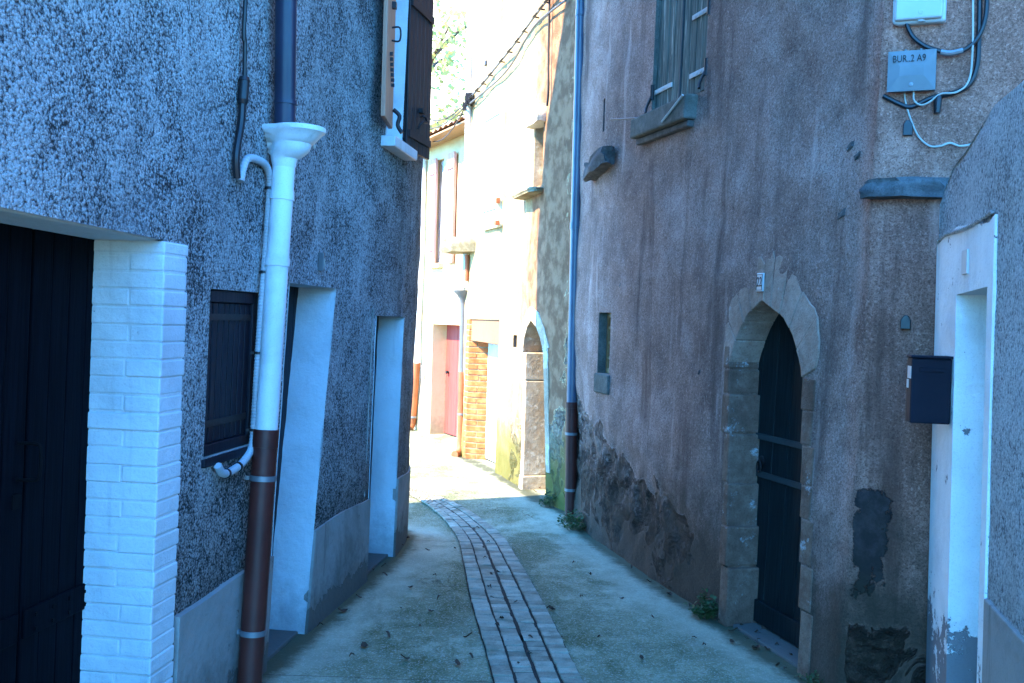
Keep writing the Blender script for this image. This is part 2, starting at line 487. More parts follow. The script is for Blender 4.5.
M['steel'] = mat_plain('galvanised_steel', (.22, .23, .25), .5, .6)
M['black'] = mat_plain('black_plastic', (.012, .012, .015), .4)
M['iron'] = mat_plain('dark_iron', (.02, .018, .02), .5, .3)
M['garage'] = mat_wood('dark_door_paint', (.0016, .0022, .004), (.0040, .0052, .0085), .6, spec=.03)
M['louver'] = mat_wood('dark_shutter_paint', (.005, .006, .012), (.010, .012, .02), .5, spec=.2)
M['door22'] = mat_wood('dark_green_door_paint', (.004, .009, .011), (.011, .020, .022), .55, peel=.3, peelcol=(.02, .032, .034), spec=.15)
M['strap_grey'] = mat_plain('grey_strap', (.03, .042, .045), .7)
M['weathered'] = mat_wood('weathered_blue_wood', (.025, .045, .040), (.11, .145, .125), .85, 60, peel=.42, peelcol=(.27, .28, .235))
M['strap_white'] = mat_plain('white_painted_strap', (.45, .46, .45), .7)
M['brownwood'] = mat_wood('brown_shutter_paint', (.022, .016, .018), (.036, .027, .028), .5)
M['pinkwood'] = mat_wood('warm_brown_wood', (.42, .19, .12), (.5, .26, .17), .6)
M['redpaint'] = mat_wood('faded_red_paint', (.30, .045, .035), (.38, .075, .055), .65)
M['redpale'] = mat_wood('pale_red_paint', (.58, .27, .23), (.68, .40, .35), .7)
M['palegreen'] = mat_wood('pale_green_paint', (.52, .56, .40), (.62, .64, .50), .7)
M['terracotta'] = mat_paint('terracotta_board', (.36, .16, .08), (.24, .11, .06), .5)
M['orangewood'] = mat_wood('orange_wood_frame', (.30, .16, .07), (.42, .24, .11), .6)
M['glass'] = mat_plain('dark_window_glass', (.01, .012, .015), .08, spec=.6, bumpd=0)
M['tin'] = mat_plain('grey_painted_tin', (.15, .155, .16), .5, .2)
M['box_white'] = mat_plain('grey_white_box_plastic', (.40, .42, .43), .4, var=.12)
M['dull_iron'] = mat_plain('blackened_iron', (.004, .004, .005), .75, .0, .3, .08)
M['letter'] = mat_plain('black_lettering', (.01, .01, .012), .6)
M['mailbox'] = mat_plain('dark_blue_mailbox', (.010, .012, .022), .65, spec=.15)
M['cord'] = mat_plain('beige_cord', (.42, .40, .35), .6)
M['leafdead'] = mat_plain('dead_leaf', (.075, .035, .02), .8, var=.5)
M['plate'] = mat_plain('enamel_plate', (.55, .57, .58), .35)

def mat_stone(name, a, b, c, blotch=(.55, .56, .56), amt=.0, foot_tint=0):
    k = NT(name)
    big = k.noise(3.5, 6, .65); med = k.noise(18, 6, .7); fine = k.noise(120, 3, .6)
    col = k.ramp(k.math('ADD', k.math('MULTIPLY', big, .6), k.math('MULTIPLY', med, .4)), [(.32, a), (.5, b), (.68, c)])
    col = k.mix(k.math('MULTIPLY', k.step(fine, .5, .7), .4), col, tuple(x * .5 for x in a))
    if amt: col = k.mix(k.math('MULTIPLY', k.step(k.noise(5, 8, .8), .66 - amt, .76 - amt), .7), col, blotch)
    if foot_tint:
        z = k.sep(2); col = k.mix(k.math('MULTIPLY', k.step(k.math('ADD', z, k.math('MULTIPLY', med, -.5)), .35, -.3), .8), col, (.05, .055, .02))
    h = k.math('ADD', med, k.math('MULTIPLY', fine, .3))
    return k.done(col, .9, k.bump(h, .009, 1.0), spec=.2)
M['archstone'] = mat_stone('worn_arch_stone', (.20, .118, .085), (.36, .23, .175), (.52, .36, .285), amt=.05)
M['jambstone'] = mat_stone('brown_jamb_stone', (.09, .044, .029), (.185, .105, .074), (.30, .19, .14), amt=.10)
M['darkstone'] = mat_stone('dark_ledge_stone', (.035, .035, .04), (.085, .08, .08), (.17, .16, .155), amt=.05)
M['mossstone'] = mat_stone('mossy_corbel_stone', (.12, .10, .05), (.24, .2, .12), (.4, .35, .24))
M['sillstone'] = mat_stone('grey_green_sill', (.05, .055, .05), (.10, .105, .09), (.18, .175, .16))
M['whitestone'] = mat_stone('limewashed_stone', (.45, .38, .28), (.62, .54, .42), (.74, .68, .56))
M['graniteblock'] = mat_stone('far_jamb_stone', (.26, .19, .13), (.42, .33, .23), (.6, .52, .40), blotch=(.72, .68, .58), amt=.14)

def mat_brick():
    k = NT('orange_brick'); x = k.noise(9, 4, .6); y = k.noise(90, 3, .6)
    c = k.ramp(x, [(.3, (.28, .07, .02)), (.5, (.40, .12, .035)), (.72, (.5, .2, .08))])
    return k.done(c, .9, k.bump(y, .004, 1))
M['brick'] = mat_brick()

def mat_concrete():
    k = NT('mossy_concrete')
    big = k.noise(.9, 6, .65, dist=.3); med = k.noise(5, 6, .7); fine = k.noise(220, 3, .65); agg = k.vor(160, out='Color')
    c = k.ramp(k.math('ADD', k.math('MULTIPLY', big, .55), k.math('MULTIPLY', med, .45)), [(.34, (.095, .11, .055)), (.5, (.215, .225, .13)), (.64, (.41, .41, .28))])
    g = k.noise(1.3, 7, .7, k.co((1.5, .8, 1)), .5)
    c = k.mix(k.math('MULTIPLY', k.step(g, .46, .62), .85), c, (.060, .082, .026))
    sp = k.noise(48, 5, .75)
    c = k.mix(k.math('MULTIPLY', k.step(sp, .5, .68), .5), c, (.06, .065, .045))
    c = k.mix(k.math('MULTIPLY', k.step(sp, .48, .34), .35), c, (.46, .45, .39))
    c = k.mix(k.math('MULTIPLY', k.step(fine, .5, .68), .5), c, (.06, .065, .05))
    c = k.mix(k.math('MULTIPLY', k.step(k.sep(0, agg), .8, .95), .45), c, (.48, .47, .42))
    d = k.noise(9, 7, .78)
    c = k.mix(k.math('MULTIPLY', k.step(d, .58, .70), .55), c, (.07, .08, .05))
    crk = k.vor(.9, 'DISTANCE_TO_EDGE', vec=k.n('ShaderNodeVectorMath', operation='ADD').outputs[0])
    va = [n_ for n_ in k.t.nodes if n_.type == 'VECT_MATH'][-1]; nn_ = k.n('ShaderNodeTexNoise'); nn_.inputs['Scale'].default_value = 2.2; nn_.inputs['Detail'].default_value = 6
    k.put(nn_.inputs['Vector'], k.co()); k.put(va.inputs[0], k.co()); k.put(va.inputs[1], nn_.outputs['Color'])
    ck = k.math('MULTIPLY', k.step(crk, .006, .002), k.step(k.noise(.7, 3, .5), .5, .6))
    c = k.mix(k.math('MULTIPLY', ck, .75), c, (.03, .032, .02))
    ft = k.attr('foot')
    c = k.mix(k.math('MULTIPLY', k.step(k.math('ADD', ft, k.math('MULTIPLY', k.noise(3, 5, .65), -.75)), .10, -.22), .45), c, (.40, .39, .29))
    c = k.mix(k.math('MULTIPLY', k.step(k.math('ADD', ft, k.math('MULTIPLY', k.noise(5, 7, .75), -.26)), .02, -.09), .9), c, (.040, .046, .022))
    # sawn joints across the slabs
    y = k.math('ADD', k.sep(1), k.math('MULTIPLY', k.noise(2.5, 3, .5), .03))
    fr = k.math('ABSOLUTE', k.math('SUBTRACT', k.math('FRACT', k.math('DIVIDE', k.math('ADD', y, -.25), 3.05)), .5))
    j = k.step(fr, .0016, .0006)
    c = k.mix(k.math('MULTIPLY', j, .7), c, (.03, .035, .03))
    h = k.math('ADD', k.math('MULTIPLY', med, .6), k.math('SUBTRACT', k.math('ADD', k.math('MULTIPLY', fine, .25), k.math('MULTIPLY', sp, .35)), k.math('ADD', j, ck)))
    return k.done(c, .88, k.bump(h, .006, .9), spec=.25)
M['concrete'] = mat_concrete()

def mat_paver():
    k = NT('grey_paver'); a = k.noise(14, 5, .65); b = k.noise(150, 3, .6)
    c = k.ramp(k.math('ADD', k.math('MULTIPLY', a, .65), k.math('MULTIPLY', k.attr('tone'), .32)), [(.25, (.17, .155, .11)), (.5, (.31, .285, .21)), (.75, (.46, .42, .32))])
    c = k.mix(k.math('MULTIPLY', k.step(b, .5, .68), .45), c, (.08, .08, .07))
    c = k.mix(k.math('MULTIPLY', k.step(k.noise(3, 6, .7), .52, .66), .5), c, (.09, .10, .06))
    return k.done(c, .85, k.bump(b, .003, 1))
M['paver'] = mat_paver()
M['mortar'] = mat_paint('dark_mortar', (.045, .045, .042), (.02, .022, .018), .6, .95)
M['earth'] = mat_paint('earth', (.10, .11, .06), (.05, .06, .03), .6, .95)
def mat_leaf(name, a, b):
    k = NT(name); x = k.noise(1.7, 3, .6); y = k.noise(40, 2, .5)
    c = k.ramp(k.math('ADD', k.math('MULTIPLY', x, .7), k.math('MULTIPLY', y, .3)), [(.3, a), (.7, b)])
    k.done(c, .5, spec=.35)
    t = k.n('ShaderNodeBsdfTranslucent'); k.put(t.inputs[0], c)
    ms = k.n('ShaderNodeMixShader'); ms.inputs[0].default_value = .35
    k.t.links.new(k.b.outputs[0], ms.inputs[1]); k.t.links.new(t.outputs[0], ms.inputs[2])
    k.t.links.new(ms.outputs[0], k.t.nodes['Material Output'].inputs[0])
    return k.m
M['leaf'] = mat_leaf('tree_leaves', (.26, .33, .10), (.52, .52, .20))
M['weed'] = mat_leaf('weed_leaves', (.025, .06, .02), (.07, .12, .04))
M['bark'] = mat_stone('bark', (.04, .03, .02), (.09, .07, .05), (.14, .11, .08))
def mat_tile():
    k = NT('terracotta_roof_tile'); x = k.noise(5, 5, .65); y = k.vor(4.5, out='Color')
    c = k.ramp(k.math('ADD', k.math('MULTIPLY', x, .5), k.math('MULTIPLY', k.sep(0, y), .5)), [(.25, (.30, .13, .07)), (.5, (.42, .22, .13)), (.75, (.5, .34, .23))])
    return k.done(c, .85, k.bump(x, .01, 1))
M['tile'] = mat_tile()
# ================================================================ LEFT: grey roughcast house
LW = Wall([(-1.90, -.4), (-1.30, 3.89), (-1.07, 5.6), (-.955, 6.4), (-.83, 7.25), (-.80, 7.7), (-.805, 8.0), (-.85, 8.13), (-.95, 8.18), (-4.3, 7.75)], .02)  # unseen end wall, back corner moved to steer the sun's shadow
HL = 8.2
house = Thing('roughcast_house', 'grey roughcast house with white painted door reveals along the left of the alley', 'house', (-1.07, 5.6, 0))
def sY(W, Y):  # s at a given depth on the first long run
    for i in range(len(W.p) - 1):
        a, b = W.p[i], W.p[i + 1]
        if min(a.y, b.y) <= Y <= max(a.y, b.y): return W.l[i] + (Y - a.y) / (b.y - a.y) * (b - a).length
# openings, (s, z) rings
gs1t, gz = LW.hit(163, 240); gs1b, _ = LW.hit(148, 683)
gsl, gzl = LW.hit(0, 207)
g0 = sY(LW, 1.35)
slope = (gz - gzl) / (gs1t - gsl)
gbot = gs1t + (gs1b - gs1t) * gz / (gz - LW.hit(148, 683)[1])
GAR = [(g0, -.01), (gbot, -.01), (gs1t, gz), (g0, gz + slope * (g0 - gs1t))]
wa, wb, wc, wd = LW.hit(210, 287), LW.hit(204, 461), LW.hit(251, 443), LW.hit(259, 294)
w0 = (wa[0] + wb[0]) / 2; w1 = (wc[0] + wd[0]) / 2 + .05; wz0 = (wb[1] + wc[1]) / 2; wz1 = (wa[1] + wd[1]) / 2
LOUV = [(w0, wz0), (w1, wz0), (w1, wz1), (w0, wz1)]
def door_hole(pl_t, pr_t, pr_b, pl_b):
    a, b, c, d = [LW.hit(*q) for q in (pl_t, pr_t, pr_b, pl_b)]
    def down(t, q): return t[0] + (q[0] - t[0]) * (t[1] + .01) / (t[1] - q[1])
    zt = (a[1] + b[1]) / 2
    return [(down(a, d), -.01), (down(b, c), -.01), (b[0], zt), (a[0], zt)]
D2 = door_hole((289, 283), (335.6, 288), (305, 620), (272, 540))
D3 = door_hole((376, 316), (404, 316.5), (393, 552), (366, 552))
u0 = LW.hit(389, 60)[0]; u1 = LW.hit(405, 60)[0]; uz = 2.93
UPW = [(u0, uz), (u1, uz), (u1, uz + 1.35), (u0, uz + 1.35)]
print('LEFT', GAR, LOUV, D2, D3, UPW)
LTOT = LW.l[-1]
def dispL(s, z):
    p = Vector((s, z, 0))
    d = mnoise.noise(p * .9) * .022 + mnoise.noise(p * 3.1) * .007 + mnoise.noise(p * 9) * .003
    return d if z > .62 else min(d, .004)
sv = frange(sY(LW, 2.2), LW.l[8], .06)
out = [(.0, -.3), (LTOT, -.3), (LTOT, HL), (0, HL)]
zv = frange(0, 4.9, .06)
hs_, _ = LW.hit(272, 110); ps_, _ = LW.hit(258, 520); us_ = (u0 + u1) / 2
def dirt_tintL(s, z):
    g = math.exp(-((s - hs_) / .07) ** 2) * (1 if z > 2.2 else 0) * .55
    g = max(g, .5 * math.exp(-((s - (w0 + w1) / 2) / .22) ** 2) * max(0, min(1, (wz0 + .02 - z) / .05)) * max(0, 1 - (wz0 - z) / .8))
    g = max(g, .45 * math.exp(-((s - us_) / .35) ** 2) * (z < uz) * max(0, 1 - (uz - z) / 1.1))
    g = max(g, .5 * max(0, 1 - (z - .5) / .6), .4 * math.exp(-((s - ps_) / .12) ** 2) * max(0, min(1, (1.6 - z))))
    g = max(g, .45 * max(0, min(1, (s - LW.l[3]) / .7)))  # wall also darkens steadily towards its far end
    return g
mb = sheet(LW, out, [GAR, LOUV, D2, D3, UPW], sv, zv, dispL, dirt_tint=dirt_tintL)
house.part('wall', mb, M['dash'])
mb = MB()  # unseen sides of the building, depth shaped to place the sun's shadow edge
b0, b1 = Vector((-1.90, -.4, 0)), Vector((-4.3, 7.75, 0)); b2, b3 = Vector((-4.7, 7.3, 0)), Vector((-4.7, -.4, 0))
up = Vector((0, 0, HL))
mb.quad(b1, b2, b2 + up, b1 + up); mb.quad(b2, b3, b3 + up, b2 + up); mb.quad(b3, b0, b0 + up, b3 + up)
house.part('rear_wall', mb, M['dash'])
mb = MB(); rf = Vector((0, 0, .22))
mb.prism([Vector((-1.7, -.6, HL)), Vector((-.62, 7.9, HL)), Vector((-1.0, 8.25, HL)), Vector((-4.5, 7.78, HL)), Vector((-4.9, -.6, HL))], rf)
house.part('roof', mb, M['tile'])

# white painted brick pillar on the far side of the wide doorway
def edge_s(z): return gbot + (gs1t - gbot) * z / gz
DG = .27; PW = .185
mb = MB(); random.seed(11); ch = .0655; z = -.005; i = 0
while z < gz - .012:
    zt = min(z + ch - .004, gz - .008); e = edge_s((z + zt) / 2); j = lambda a=.003: random.uniform(-a, a)
    w = PW + random.uniform(-.008, .006)
    if z > 1.42: d1 = .012
    pr = .0045 if z < 1.45 else .0028
    if i % 2 == 0:
        LW.box(mb, e - pr + j(), e + w, z + j(), zt + j(), -DG - .03, .010 + j(.0018))
    else:
        c = -.13 + j(.012)
        LW.box(mb, e - pr + j(), e + w * .5, z + j(), zt + j(), -DG - .03, c - .002)
        LW.box(mb, e - pr + j(), e + w, z + j(), zt + j(), c + .002, .010 + j(.0018))
    z += ch; i += 1
pil = house.part('brick_pillar', mb, M['white'], bevel=.006, label='white painted brick pillar beside the dark double door')
mb = MB(); LW.poly(mb, [(edge_s(0) + .002, 0), (edge_s(0) + PW - .012, 0), (edge_s(gz) + PW - .012, gz - .004), (edge_s(gz) + .001, gz - .004)], -DG - .028, .0065)
house.part('mortar_joints', mb, M['white'], pil)
# lintel underside + edge
mb = MB()
LW.poly(mb, [(g0, GAR[3][1] - .004), (gs1t + .03, gz - .004), (gs1t + .03, gz + .03), (g0, GAR[3][1] + .03)], -DG - .05, -.03)
house.part('lintel', mb, M['white'], bevel=.008)
# garage double door: vertical boards above a ledge rail
def planks(mb, W, s0, s1, z0, z1, off, th, n, gap=.004):
    w = (s1 - s0) / n
    for k in range(n):
        o = off + random.uniform(-.0015, .0015)
        W.box(mb, s0 + k * w + gap / 2, s0 + (k + 1) * w - gap / 2, z0, z1, o - th, o)
    W.box(mb, s0, s1, z0 + .002, z1 - .002, off - th - .02, off - th + .004)
gdo = -DG
gm = LW.hit(20, 600, gdo)[0]
for k, (a, b) in enumerate([(gm + .006, gbot + .04), (gm - .95, gm - .006), (g0 - .05, gm - .962)]):
    mb = MB(); planks(mb, LW, a, b, .02, gz + .06, gdo, .03, max(4, int((b - a) / .105)))
    gd = house.part('garage_door', mb, M['garage'], bevel=.003)
    for zz in (.62,):
        mb = MB(); LW.box(mb, a + .01, b - .01, zz, zz + .10, gdo, gdo + .009); house.part('rail', mb, M['garage'], gd, bevel=.004)
    if k == 0:
        hx, hz0 = LW.hit(30, 480, gdo + .05); _, hz1 = LW.hit(30, 444, gdo + .05)
        mb = MB()
        P = [LW.pt(hx, hz0, gdo), LW.pt(hx, hz0, gdo + .085), LW.pt(hx, hz1, gdo + .085), LW.pt(hx, hz1, gdo)]
        mb.tube(catmull([P[0], P[0].lerp(P[1], .8), P[1] + Vector((0, 0, .02)), P[2] - Vector((0, 0, .02)), P[3].lerp(P[2], .8), P[3]], 4), .006)
        LW.box(mb, hx - .02, hx + .02, hz0 - .1, hz0 - .05, gdo, gdo + .006)
        house.part('handle', mb, M['dull_iron'], gd)
        for zz in (.64, .69):
            for q in range(4):
                mb = MB(); T, N, U = LW.axes(gm); mb.box(LW.pt(gm + .08 + q * .1, zz, gdo + .011), .012, .006, .012, (T, N, U)); house.part('bolt_head', mb, M['dull_iron'], gd)

# small louvred shutter
mb = MB(); th = -.02
LW.strip(mb, LOUV + LOUV[:1], .0, -.10)
house.part('window_reveal', mb, M['plinth'])
mb = MB()
for (a, b, c, d) in ((w0, w0 + .05, wz0, wz1), (w1 - .05, w1, wz0, wz1), (w0 + .05, w1 - .05, wz0, wz0 + .05), (w0 + .05, w1 - .05, wz1 - .055, wz1)):
    LW.box(mb, a, b, c + .002, d - .002, -.07, -.02)
sh = house.part('window_shutter', mb, M['louver'], bevel=.004)
mb = MB(); n = 8; w = (w1 - w0 - .1) / n
for k in range(n):
    a = w0 + .05 + k * w
    LW.box(mb, a + .006, a + w - .006, wz0 + .05, wz1 - .055, -.062, -.034)
LW.box(mb, w0 + .04, w1 - .04, wz0 + .04, wz1 - .04, -.085, -.064)
house.part('board_panel', mb, M['louver'], sh, bevel=.004)
for zz in (wz0 + .12, wz1 - .13): mb = MB(); LW.box(mb, w0 + .01, w1 - .06, zz, zz + .028, -.034, -.028); house.part('strap_hinge', mb, M['iron'], sh)
mb = MB(); LW.box(mb, w0 - .02, w1 + .02, wz0 - .035, wz0 - .001, -.06, .018)
house.part('window_sill', mb, M['louver'], bevel=.005)

# two white-revealed doorways
def doorway(D, depth, lab):
    mb = MB(); b0_, b1_, t1, t0 = D
    e = .006
    LW.strip(mb, [b1_, t1, t0, b0_], .004, -depth, wob=1)
    # a painted band returning onto the face, a hair proud
    rv = house.part('door_reveal', mb, M['white'])
    bm = bmesh.new(); bm.from_mesh(rv.data); bmesh.ops.remove_doubles(bm, verts=bm.verts, dist=.0005)
    bmesh.ops.subdivide_edges(bm, edges=bm.edges, cuts=2, use_grid_fill=True)
    for v in bm.verts:
        c = v.co + house.base; k = mnoise.noise(c * 5) * .014 + mnoise.noise(c * 14) * .007
        v.co += Vector((0, 1, 0)) * k
    for f in bm.faces: f.smooth = True
    bm.to_mesh(rv.data); bm.free()
    mb = MB(); planks(mb, LW, min(q[0] for q in D) - .12, max(q[0] for q in D) + .12, .03, t0[1] + .03, -depth + .015, .03, 6)
    dr = house.part('door', mb, M['louver'], bevel=.003)
    return dr
d2 = doorway(D2, .235, '')
q, zz = LW.hit(288, 430, -.15)
mb = MB(); hs = D2[0][0] + .07
P = [LW.pt(hs, .98, -.22), LW.pt(hs, .98, -.15), LW.pt(hs, 1.18, -.15), LW.pt(hs, 1.18, -.22)]
mb.tube(catmull(P, 4), .008)
house.part('handle', mb, M['iron'], d2)
d3 = doorway(D3, .20, '')
for D in (D2, D3):
    mb = MB(); LW.box(mb, D[0][0] + .004, D[1][0] - .004, -.03, .02, -.24, -.03)
    house.part('threshold', mb, M['plinth'], bevel=.006)

# cement plinth in three runs
pz = .56
def zr(a, b): return [(a, -.02), (b, -.02), (b, pz), (a, pz)]
mb = MB()
pa = edge_s(0) + PW + .002
def run(sa0, sa1, sb0, sb1, n=6):
    for k in range(n):
        f0, f1 = k / n, (k + 1) / n
        LW.poly(mb, [(sa0 + (sb0 - sa0) * f0, -.02), (sa0 + (sb0 - sa0) * f1, -.02), (sa1 + (sb1 - sa1) * f1, pz + .012 * math.sin(5 * f1 + sa0)), (sa1 + (sb1 - sa1) * f0, pz + .012 * math.sin(5 * f0 + sa0))], -.02, .018)
def eL(D, z): a, b = D[0], D[3]; return a[0] + (b[0] - a[0]) * z / b[1]
def eR(D, z): a, b = D[1], D[2]; return a[0] + (b[0] - a[0]) * z / b[1]
run(pa, pa + .01, eL(D2, 0) - .004, eL(D2, pz) - .004)
house.part('plinth', mb, M['plinth'])
mb = MB(); run(eR(D2, 0) + .004, eR(D2, pz) + .004, eL(D3, 0) - .004, eL(D3, pz) - .004); house.part('plinth', mb, M['plinth'])
mb = MB(); run(eR(D3, 0) + .004, eR(D3, pz) + .004, LW.l[7], LW.l[7], 8); house.part('plinth', mb, M['plinth'])
# thin vertical edge bead near the far door
mb = MB(); a = LW.hit(376, 250)
mb.tube([LW.pt(a[0] - .02, pz + .02, .004), LW.pt(a[0] - .015, 1.8, .006)], .006, 6)
house.part('edge_bead', mb, M['plinth'])
# bell plate
q, zz = LW.hit(320.5, 262)
mb = MB(); LW.box(mb, q - .015, q + .015, zz - .05, zz + .05, -.01, .022)
bp = house.part('bell_plate', mb, M['tin'], bevel=.004)
mb = MB(); LW.box(mb, q - .007, q + .007, zz - .035, zz + .02, .02, .025); house.part('name_slot', mb, M['cord'], bp)

# upper window
mb = MB(); LW.strip(mb, [UPW[1], UPW[2], UPW[3], UPW[0], UPW[1]], .006, -.16)
house.part('window_reveal', mb, M['white_gloss'])
mb = MB()
for (a, b, c, d) in ((u0, u0 + .05, uz, uz + 1.35), (u1 - .05, u1, uz, uz + 1.35), (u0 + .05, u1 - .05, uz, uz + .06), ((u0 + u1) / 2 - .03, (u0 + u1) / 2 + .03, uz + .06, uz + 1.35)):
    LW.box(mb, a + .002, b - .002, c + .002, d - .002, -.15, -.10)
uw = house.part('window', mb, M['white_gloss'], bevel=.004)
mb = MB(); LW.box(mb, u0 + .01, u1 - .01, uz + .01, uz + 1.3, -.14, -.13); house.part('pane', mb, M['glass'], uw)
mb = MB(); ring = [(u0 - .10, uz - .075), (u1 + .10, uz - .075), (u1 + .10, uz - .005), (u0 - .10, uz - .005)]
LW.poly(mb, ring, -.1, .095)
house.part('window_sill', mb, M['white_gloss'], bevel=.008)
def free_shutter(P0, dirv, wid, z0, z1, mat, n, name='shutter', batten=True, inner=None):
    """a board shutter swung open: P0 hinge foot, dirv horizontal direction"""
    D = Vector((dirv[0], dirv[1], 0)).normalized(); N = Vector((D.y, -D.x, 0)); Z = Vector((0, 0, 1)); mb = MB(); w = wid / n
    P0 = Vector((P0.x, P0.y, 0))
    for k in range(n):
        mb.box(P0 + D * (w * (k + .5)) + Z * ((z0 + z1) / 2), w - .004, .028, z1 - z0, (D, N, Z))
    mb.box(P0 + D * wid / 2 + Z * ((z0 + z1) / 2), wid - .004, .018, z1 - z0 - .004, (D, N, Z))
    s_ = house.part(name, mb, mat, bevel=.004)
    return s_, D, N, P0
hp = LW.pt(u1 + .02, 3, .02)
s_, D, N, P0 = free_shutter(hp, (.12, .49), .5, 2.93, 4.3, M['brownwood'], 6)
s_['label'] = 'brown board shutter, far leaf, swung open'
for zz in (3.04, 3.95):
    mb = MB(); mb.box(P0 + D * .25 + N * .021 + Vector((0, 0, zz)), .46, .016, .05, (D, N, Vector((0, 0, 1)))); house.part('batten', mb, M['brownwood'], s_)
mb = MB()
C0 = P0 + D * .26 + N * .02 + Vector((0, 0, 3.2))
mb.tube(catmull([C0, C0 + N * .03, C0 + N * .035 + D * .04 + Vector((0, 0, -.03)), C0 + N * .03 + D * -.05 + Vector((0, 0, -.05)), C0 + D * -.06 + Vector((0, 0, -.10))], 4), .008)
mb.box(C0 + Vector((0, 0, .04)) + N * .01, .07, .03, .03, (D, N, Vector((0, 0, 1))))
house.part('latch', mb, M['iron'], s_)
hp = LW.pt(u0 - .015, 3, .035)
s_, D, N, P0 = free_shutter(hp, (.005, -.48), .42, 2.98, 4.4, M['pinkwood'], 4)
s_['label'] = 'warm brown shutter leaf, inner face showing, near side of the upper window'
N = -N if N.x < 0 else N
mb = MB(); C0 = P0 + D * .2 + N * .016
mb.tube(catmull([C0 + Vector((0, 0, 3.50)), C0 + N * .05 + Vector((0, 0, 3.50)), C0 + N * .05 + Vector((0, 0, 3.58)), C0 + Vector((0, 0, 3.58))], 4), .006)
house.part('handle', mb, M['iron'], s_)
mb = MB(); mb.box(C0 + Vector((0, 0, 3.72)) + N * .01, .04, .03, .04, (D, N, Vector((0, 0, 1)))); house.part('bolt', mb, M['iron'], s_)
mb = MB()
for k in range(7): mb.box(C0 + D * (.06 - .02 * k) + N * .008 + Vector((0, 0, 3.40 - .028 * k)), .014, .02, .02, (D, N, Vector((0, 0, 1))))
house.part('stay_chain', mb, M['iron'], s_)
mb = MB(); C1 = P0 + D * .03 + N * .02
mb.tube(catmull([C1 + Vector((0, 0, 3.10)), C1 + N * .04 + Vector((0, 0, 3.06)), C1 + N * .03 + Vector((0, 0, 3.0)), C1 + N * .06 + Vector((0, 0, 2.95))], 4), .014)
house.part('shutter_catch', mb, M['iron'], s_)

# ---------------------------------------------------------------- left drainpipe
dp = Thing('drainpipe', 'drainpipe with white funnel hopper on the left grey wall, dark blue above and brown below', 'drainpipe', (*LW.hit3(249, 683, .08).xy, 0))
OFF = .085
top = LW.hit3(284, 165, OFF); bot = LW.hit3(249.5, 683, OFF); dirp = (bot - top).normalized()
def along(py):
    # point on the lower pipe axis at image height py
    a, b = 0.0, 3.5
    for _ in range(40):
        m = (a + b) / 2; p = top + dirp * m - CAMP
        y = 341.5 - F * p.dot(CU) / p.dot(_f)
        if y < py: a = m
        else: b = m
    return top + dirp * a
pj = along(436)
mb = MB(); mb.tube([top, pj], .051, 20)
w_ = dp.part('downpipe', mb, M['white_gloss'])
for y in (196, 262):
    mb = MB(); c = along(y); mb.tube([c - dirp * .02, c + dirp * .02], .056, 20); dp.part('collar', mb, M['white_gloss'], w_)
base = bot.copy(); k = (-.02 - bot.z) / dirp.z; base = bot + dirp * k
mb = MB(); mb.tube([pj - dirp * .03, pj + dirp * .05, pj + dirp * .051, base], [.058, .058, .055, .055], 20)
b_ = dp.part('lower_pipe', mb, M['brownpipe'])
for y in (478, 632):
    c = along(y); mb = MB(); mb.tube([c - dirp * .012, c + dirp * .012], .060, 20)
    mb.box(c + Vector((-.05, -.0, 0)), .06, .02, .018)
    dp.part('bracket', mb, M['steel'], b_)
# hopper: rings drift away from the wall as they widen
T, N, U = LW.axes(LW.hit(284, 165)[0])
prof = [(.050, -.02, 0), (.055, 0, 0), (.057, .02, 0), (.06, .035, 0), (.078, .05, .012), (.095, .075, .028), (.102, .10, .034), (.104, .12, .036), (.112, .128, .042), (.122, .15, .05), (.138, .178, .06), (.146, .186, .066), (.148, .205, .067), (.148, .212, .067), (.135, .213, .066), (.11, .16, .05), (.06, .06, 0)]
mb = MB(); n = 40; vs = []; fs = []
for (r, h, sh_) in prof:
    r = .05 + (r - .05) * .80 if r > .06 else r; h *= .80
    for k in range(n):
        t = 2 * math.pi * k / n
        y = max(r * math.sin(t) * .95, -.083 + 0 * sh_ - 0) if r > .083 else r * math.sin(t)
        vs.append(top + Vector((0, 0, h - .0)) + T * (r * math.cos(t)) + N * (y + (sh_ if y > -.08 else 0)))
for i in range(len(prof) - 1):
    for k in range(n): fs.append((i * n + k, i * n + (k + 1) % n, (i + 1) * n + (k + 1) % n, (i + 1) * n + k))
mb.add(vs, fs); mb.smooth = True
hop = dp.part('hopper', mb, M['white_gloss'])
mb = MB(); hc = top + Vector((0, 0, .132)) + T * .085 + N * .085
mb.tube(catmull([hc - T * .03, hc + T * .025 + Vector((0, 0, .012)), hc + T * .05 + Vector((0, 0, -.005)), hc + T * .075 + Vector((0, 0, -.022))], 4), [.018] * 4 + [.014] * 4 + [.010] * 5, 10)
dp.part('spout', mb, M['white_gloss'], hop)
pu0 = top + Vector((0, 0, .12)); pu1 = LW.hit3(286.5, -40, OFF)
mb = MB(); mb.tube([pu0, pu1, pu1 + Vector((0, 0, 3.6))], .048, 20)
u_ = dp.part('upper_pipe', mb, M['navy'])
c = LW.hit3(285.5, 103, OFF); mb = MB(); mb.tube([c - Vector((0, 0, .008)), c + Vector((0, 0, .008))], .052, 20); dp.part('collar', mb, M['navy'], u_)

